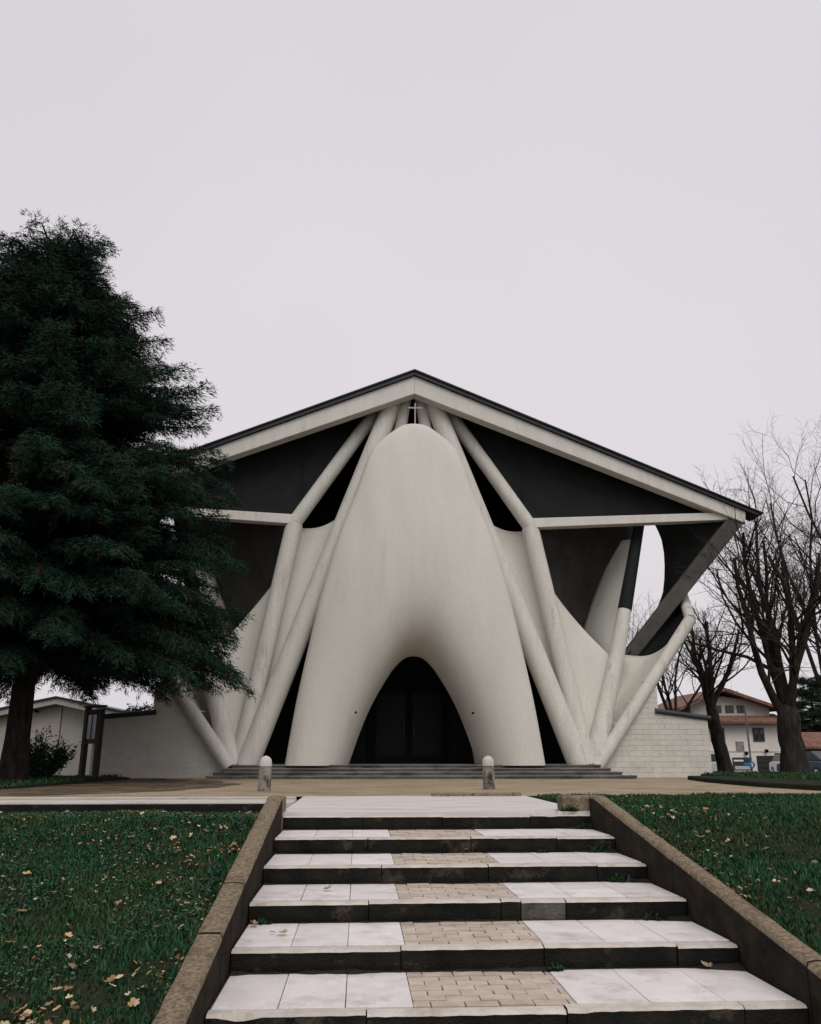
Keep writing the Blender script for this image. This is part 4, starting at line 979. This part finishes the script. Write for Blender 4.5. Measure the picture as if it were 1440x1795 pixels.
# crumbled leaf litter in drifts
def litter(name, label, N, side, seed):
    rs = np.random.default_rng(seed); y = 4.0 + 8.6 * rs.random(N) ** 1.25
    x = (SX0 - .2 - 5.5 * rs.random(N) ** 1.5) if side < 0 else (SX1 + .2 + 3.6 * rs.random(N) ** 1.8)
    k = np.array([mn.noise((a * .9, b_ * .9, 24.0 + side)) + .5 * mn.noise((a * 3, b_ * 3, 4.0)) > (.02 if side < 0 else .16) for a, b_ in zip(x, y)]); x, y = x[k], y[k]; n = len(x)
    z = np.array([lawn_h(a, b_) for a, b_ in zip(x, y)]) + rs.uniform(.012, .045, n); r = rs.uniform(.006, .021, n); az = rs.uniform(0, 6.28, n)
    a1 = np.stack([np.cos(az), np.sin(az), rs.uniform(-.6, .6, n)], 1); b1 = np.stack([-np.sin(az), np.cos(az), rs.uniform(-.6, .6, n)], 1); C = np.stack([x, y, z], 1)
    ang = np.linspace(0, 2 * math.pi, 6)[:-1]; V = np.stack([C + (a1 * math.cos(t) + b1 * math.sin(t) * .6) * (r * rs.uniform(.5, 1.3, n))[:, None] for t in ang], 1).reshape(-1, 3)
    pal = np.array([[.36, .25, .12], [.20, .12, .055], [.46, .36, .22], [.30, .27, .10], [.13, .085, .045]]); g = pal[rs.integers(0, 5, n)] * rs.uniform(.5, 1.2, (n, 1))
    o = link(name, npmesh(name, V, np.arange(n)[:, None] * 5 + np.arange(5)[None], np.repeat(g, 5, 0)), M['grass']); tag(o, label, 'leaf litter', kind='stuff')
litter('leaf_litter', 'crumbled brown leaf litter drifted in the left lawn', 9000, -1, 61)
litter('leaf_litter', 'crumbled leaf litter drifted along the right cheek wall', 4000, 1, 62)
# weed tufts in the stair corners
def tuft(x, y, z, r, label, seed, n=60):
    rs = np.random.default_rng(seed); V = []; c = []
    for i in range(n):
        az = rs.uniform(0, 6.28); l_ = r * rs.uniform(.4, 1.2); b0 = np.array([x, y, z]) + np.array([rs.normal(0, r * .55), rs.normal(0, r * .18), 0]); e = b0 + np.array([math.cos(az) * l_ * .7, math.sin(az) * l_ * .7, l_ * rs.uniform(.2, .8)])
        s = np.array([-math.sin(az), math.cos(az), 0]) * .008; V += [b0 - s, b0 + s, e + s * .8, e - s * .8]; c += [np.array([.02, .05, .025]) * rs.uniform(.5, 1.5)] * 4
    o = link('weed_tuft', npmesh('weed_tuft', np.array(V), np.arange(len(V)).reshape(-1, 4), np.array(c)), M['grass']); tag(o, label, 'weeds', 'weeds in the stair joints')
for i, (x, si, lab) in enumerate([(2.48, 1, 'weeds at the right end of the second tread'), (2.40, 2, 'weeds at the right end of the third tread'), (2.3, 3, 'weeds at the right end of the fourth tread'), (2.3, 4, 'weeds at the right end of the fifth tread'), (1.82, 2, 'small weed against the third riser near the chipped kerb'), (2.35, 0, 'weeds and rubble beside the stair head block'), (1.3, 5, 'small weed in the corner of the pavers on the lowest tread'), (-.7, 4, 'little weed at the left end of the fifth tread')]):
    yb = NOSE[si - 1][0] if si else 9.7
    tuft(x, yb - .03, NOSE[si][1] + (.0 if si else .035), .09 if i not in (4, 6, 7) else .05, lab, 50 + i)
# fallen leaves: lobed, curled
def leaf_mesh(seed, lobes):
    rs = random.Random(seed); pts = []; n = 20 if lobes else 12; fold = rs.uniform(.15, .8); curl = rs.uniform(-.3, .6)
    for i in range(n):
        a = 2 * math.pi * i / n
        if lobes: r = (.62 + .38 * abs(math.cos(2.5 * a)) ** 1.2) * rs.uniform(.82, 1.1) * (1 if i % 2 else .9)
        else: r = rs.uniform(.9, 1.05) * (.5 + .5 * abs(math.cos(a)) ** 1.5)
        x, y = r * math.cos(a), r * math.sin(a) * (.8 if lobes else .75)
        pts.append((x, y * (1 - .25 * fold), abs(y) * fold + curl * x * x * .5 + rs.uniform(-.04, .06)))
    pts += [(-.45, 0, .02), (.45, 0, .02 + curl * .1), (0, 0, 0)]
    fc = [(i, (i + 1) % n, n + 2) for i in range(n)]
    me = bpy.data.meshes.new('fallen_leaf'); me.from_pydata(pts[:n] + [pts[n + 2]] , [], [(i, (i + 1) % n, n) for i in range(n)])
    me.materials.append(LEAFM[seed % 3]); return me
leaf_meshes = [leaf_mesh(i, i % 4 != 3) for i in range(9)]
def drop(x, y, z, size, label, group):
    o = bpy.data.objects.new('fallen_leaf', random.choice(leaf_meshes)); COL.objects.link(o); o.location = (x, y, z); o.scale = (size,) * 3
    o.rotation_euler = (random.uniform(-.45, .45), random.uniform(-.45, .45), random.uniform(0, 6.28)); tag(o, label, 'leaf', group)
def scatter(n, f, label, group, s0=.018, s1=.042):
    k = 0
    while k < n:
        x, y = f()
        drop(x, y, lawn_h(x, y) + random.uniform(.03, .055), random.uniform(s0, s1), label, group); k += 1
def f_left():
    y = 3.9 + 7.5 * random.random() ** 1.3
    return SX0 - .3 - abs(random.gauss(0, .42)) * y * .45, y
scatter(170, f_left, 'dry tan leaf lying in the grass left of the stair', 'fallen leaves on the left bank')
def f_clu():
    y = random.gauss(4.75, .28); return SX0 - .75 + random.gauss(0, .22), max(4.1, y)
scatter(45, f_clu, 'dry leaf in the heap beside the foot of the left cheek wall', 'leaf heap on the left bank', .022, .045)
def f_right():
    t = random.random(); y = 5.2 + 5 * t; return SX1 + .35 + abs(random.gauss(.25, .35)) + random.random() * .3, y
scatter(75, f_right, 'dry tan leaf lying in the grass right of the stair', 'fallen leaves on the right bank', .02, .042)
for i, (px, py, zz, lab) in enumerate([(497, 1640, -.615, 'dark curled leaf on the left slabs of the fifth tread'), (478, 1638, -.615, 'tiny dark leaf fragment beside the curled leaf'), (628, 1449, -.17, 'orange brown leaf on the left slabs of the second tread'), (815, 1494, -.318, 'pale stone-like leaf against the third riser'), (445, 1625, -.615, 'reddish leaf at the left end of the fifth tread'), (575, 1562, -.468, 'dark leaf flake on the left slabs of the fourth tread'), (1240, 1699, -.755, 'dry leaf at the back of the lowest tread')]):
    p = atz(px, py, zz); drop(p.x, p.y, zz + .015, .05 if i != 1 else .025, lab, None)
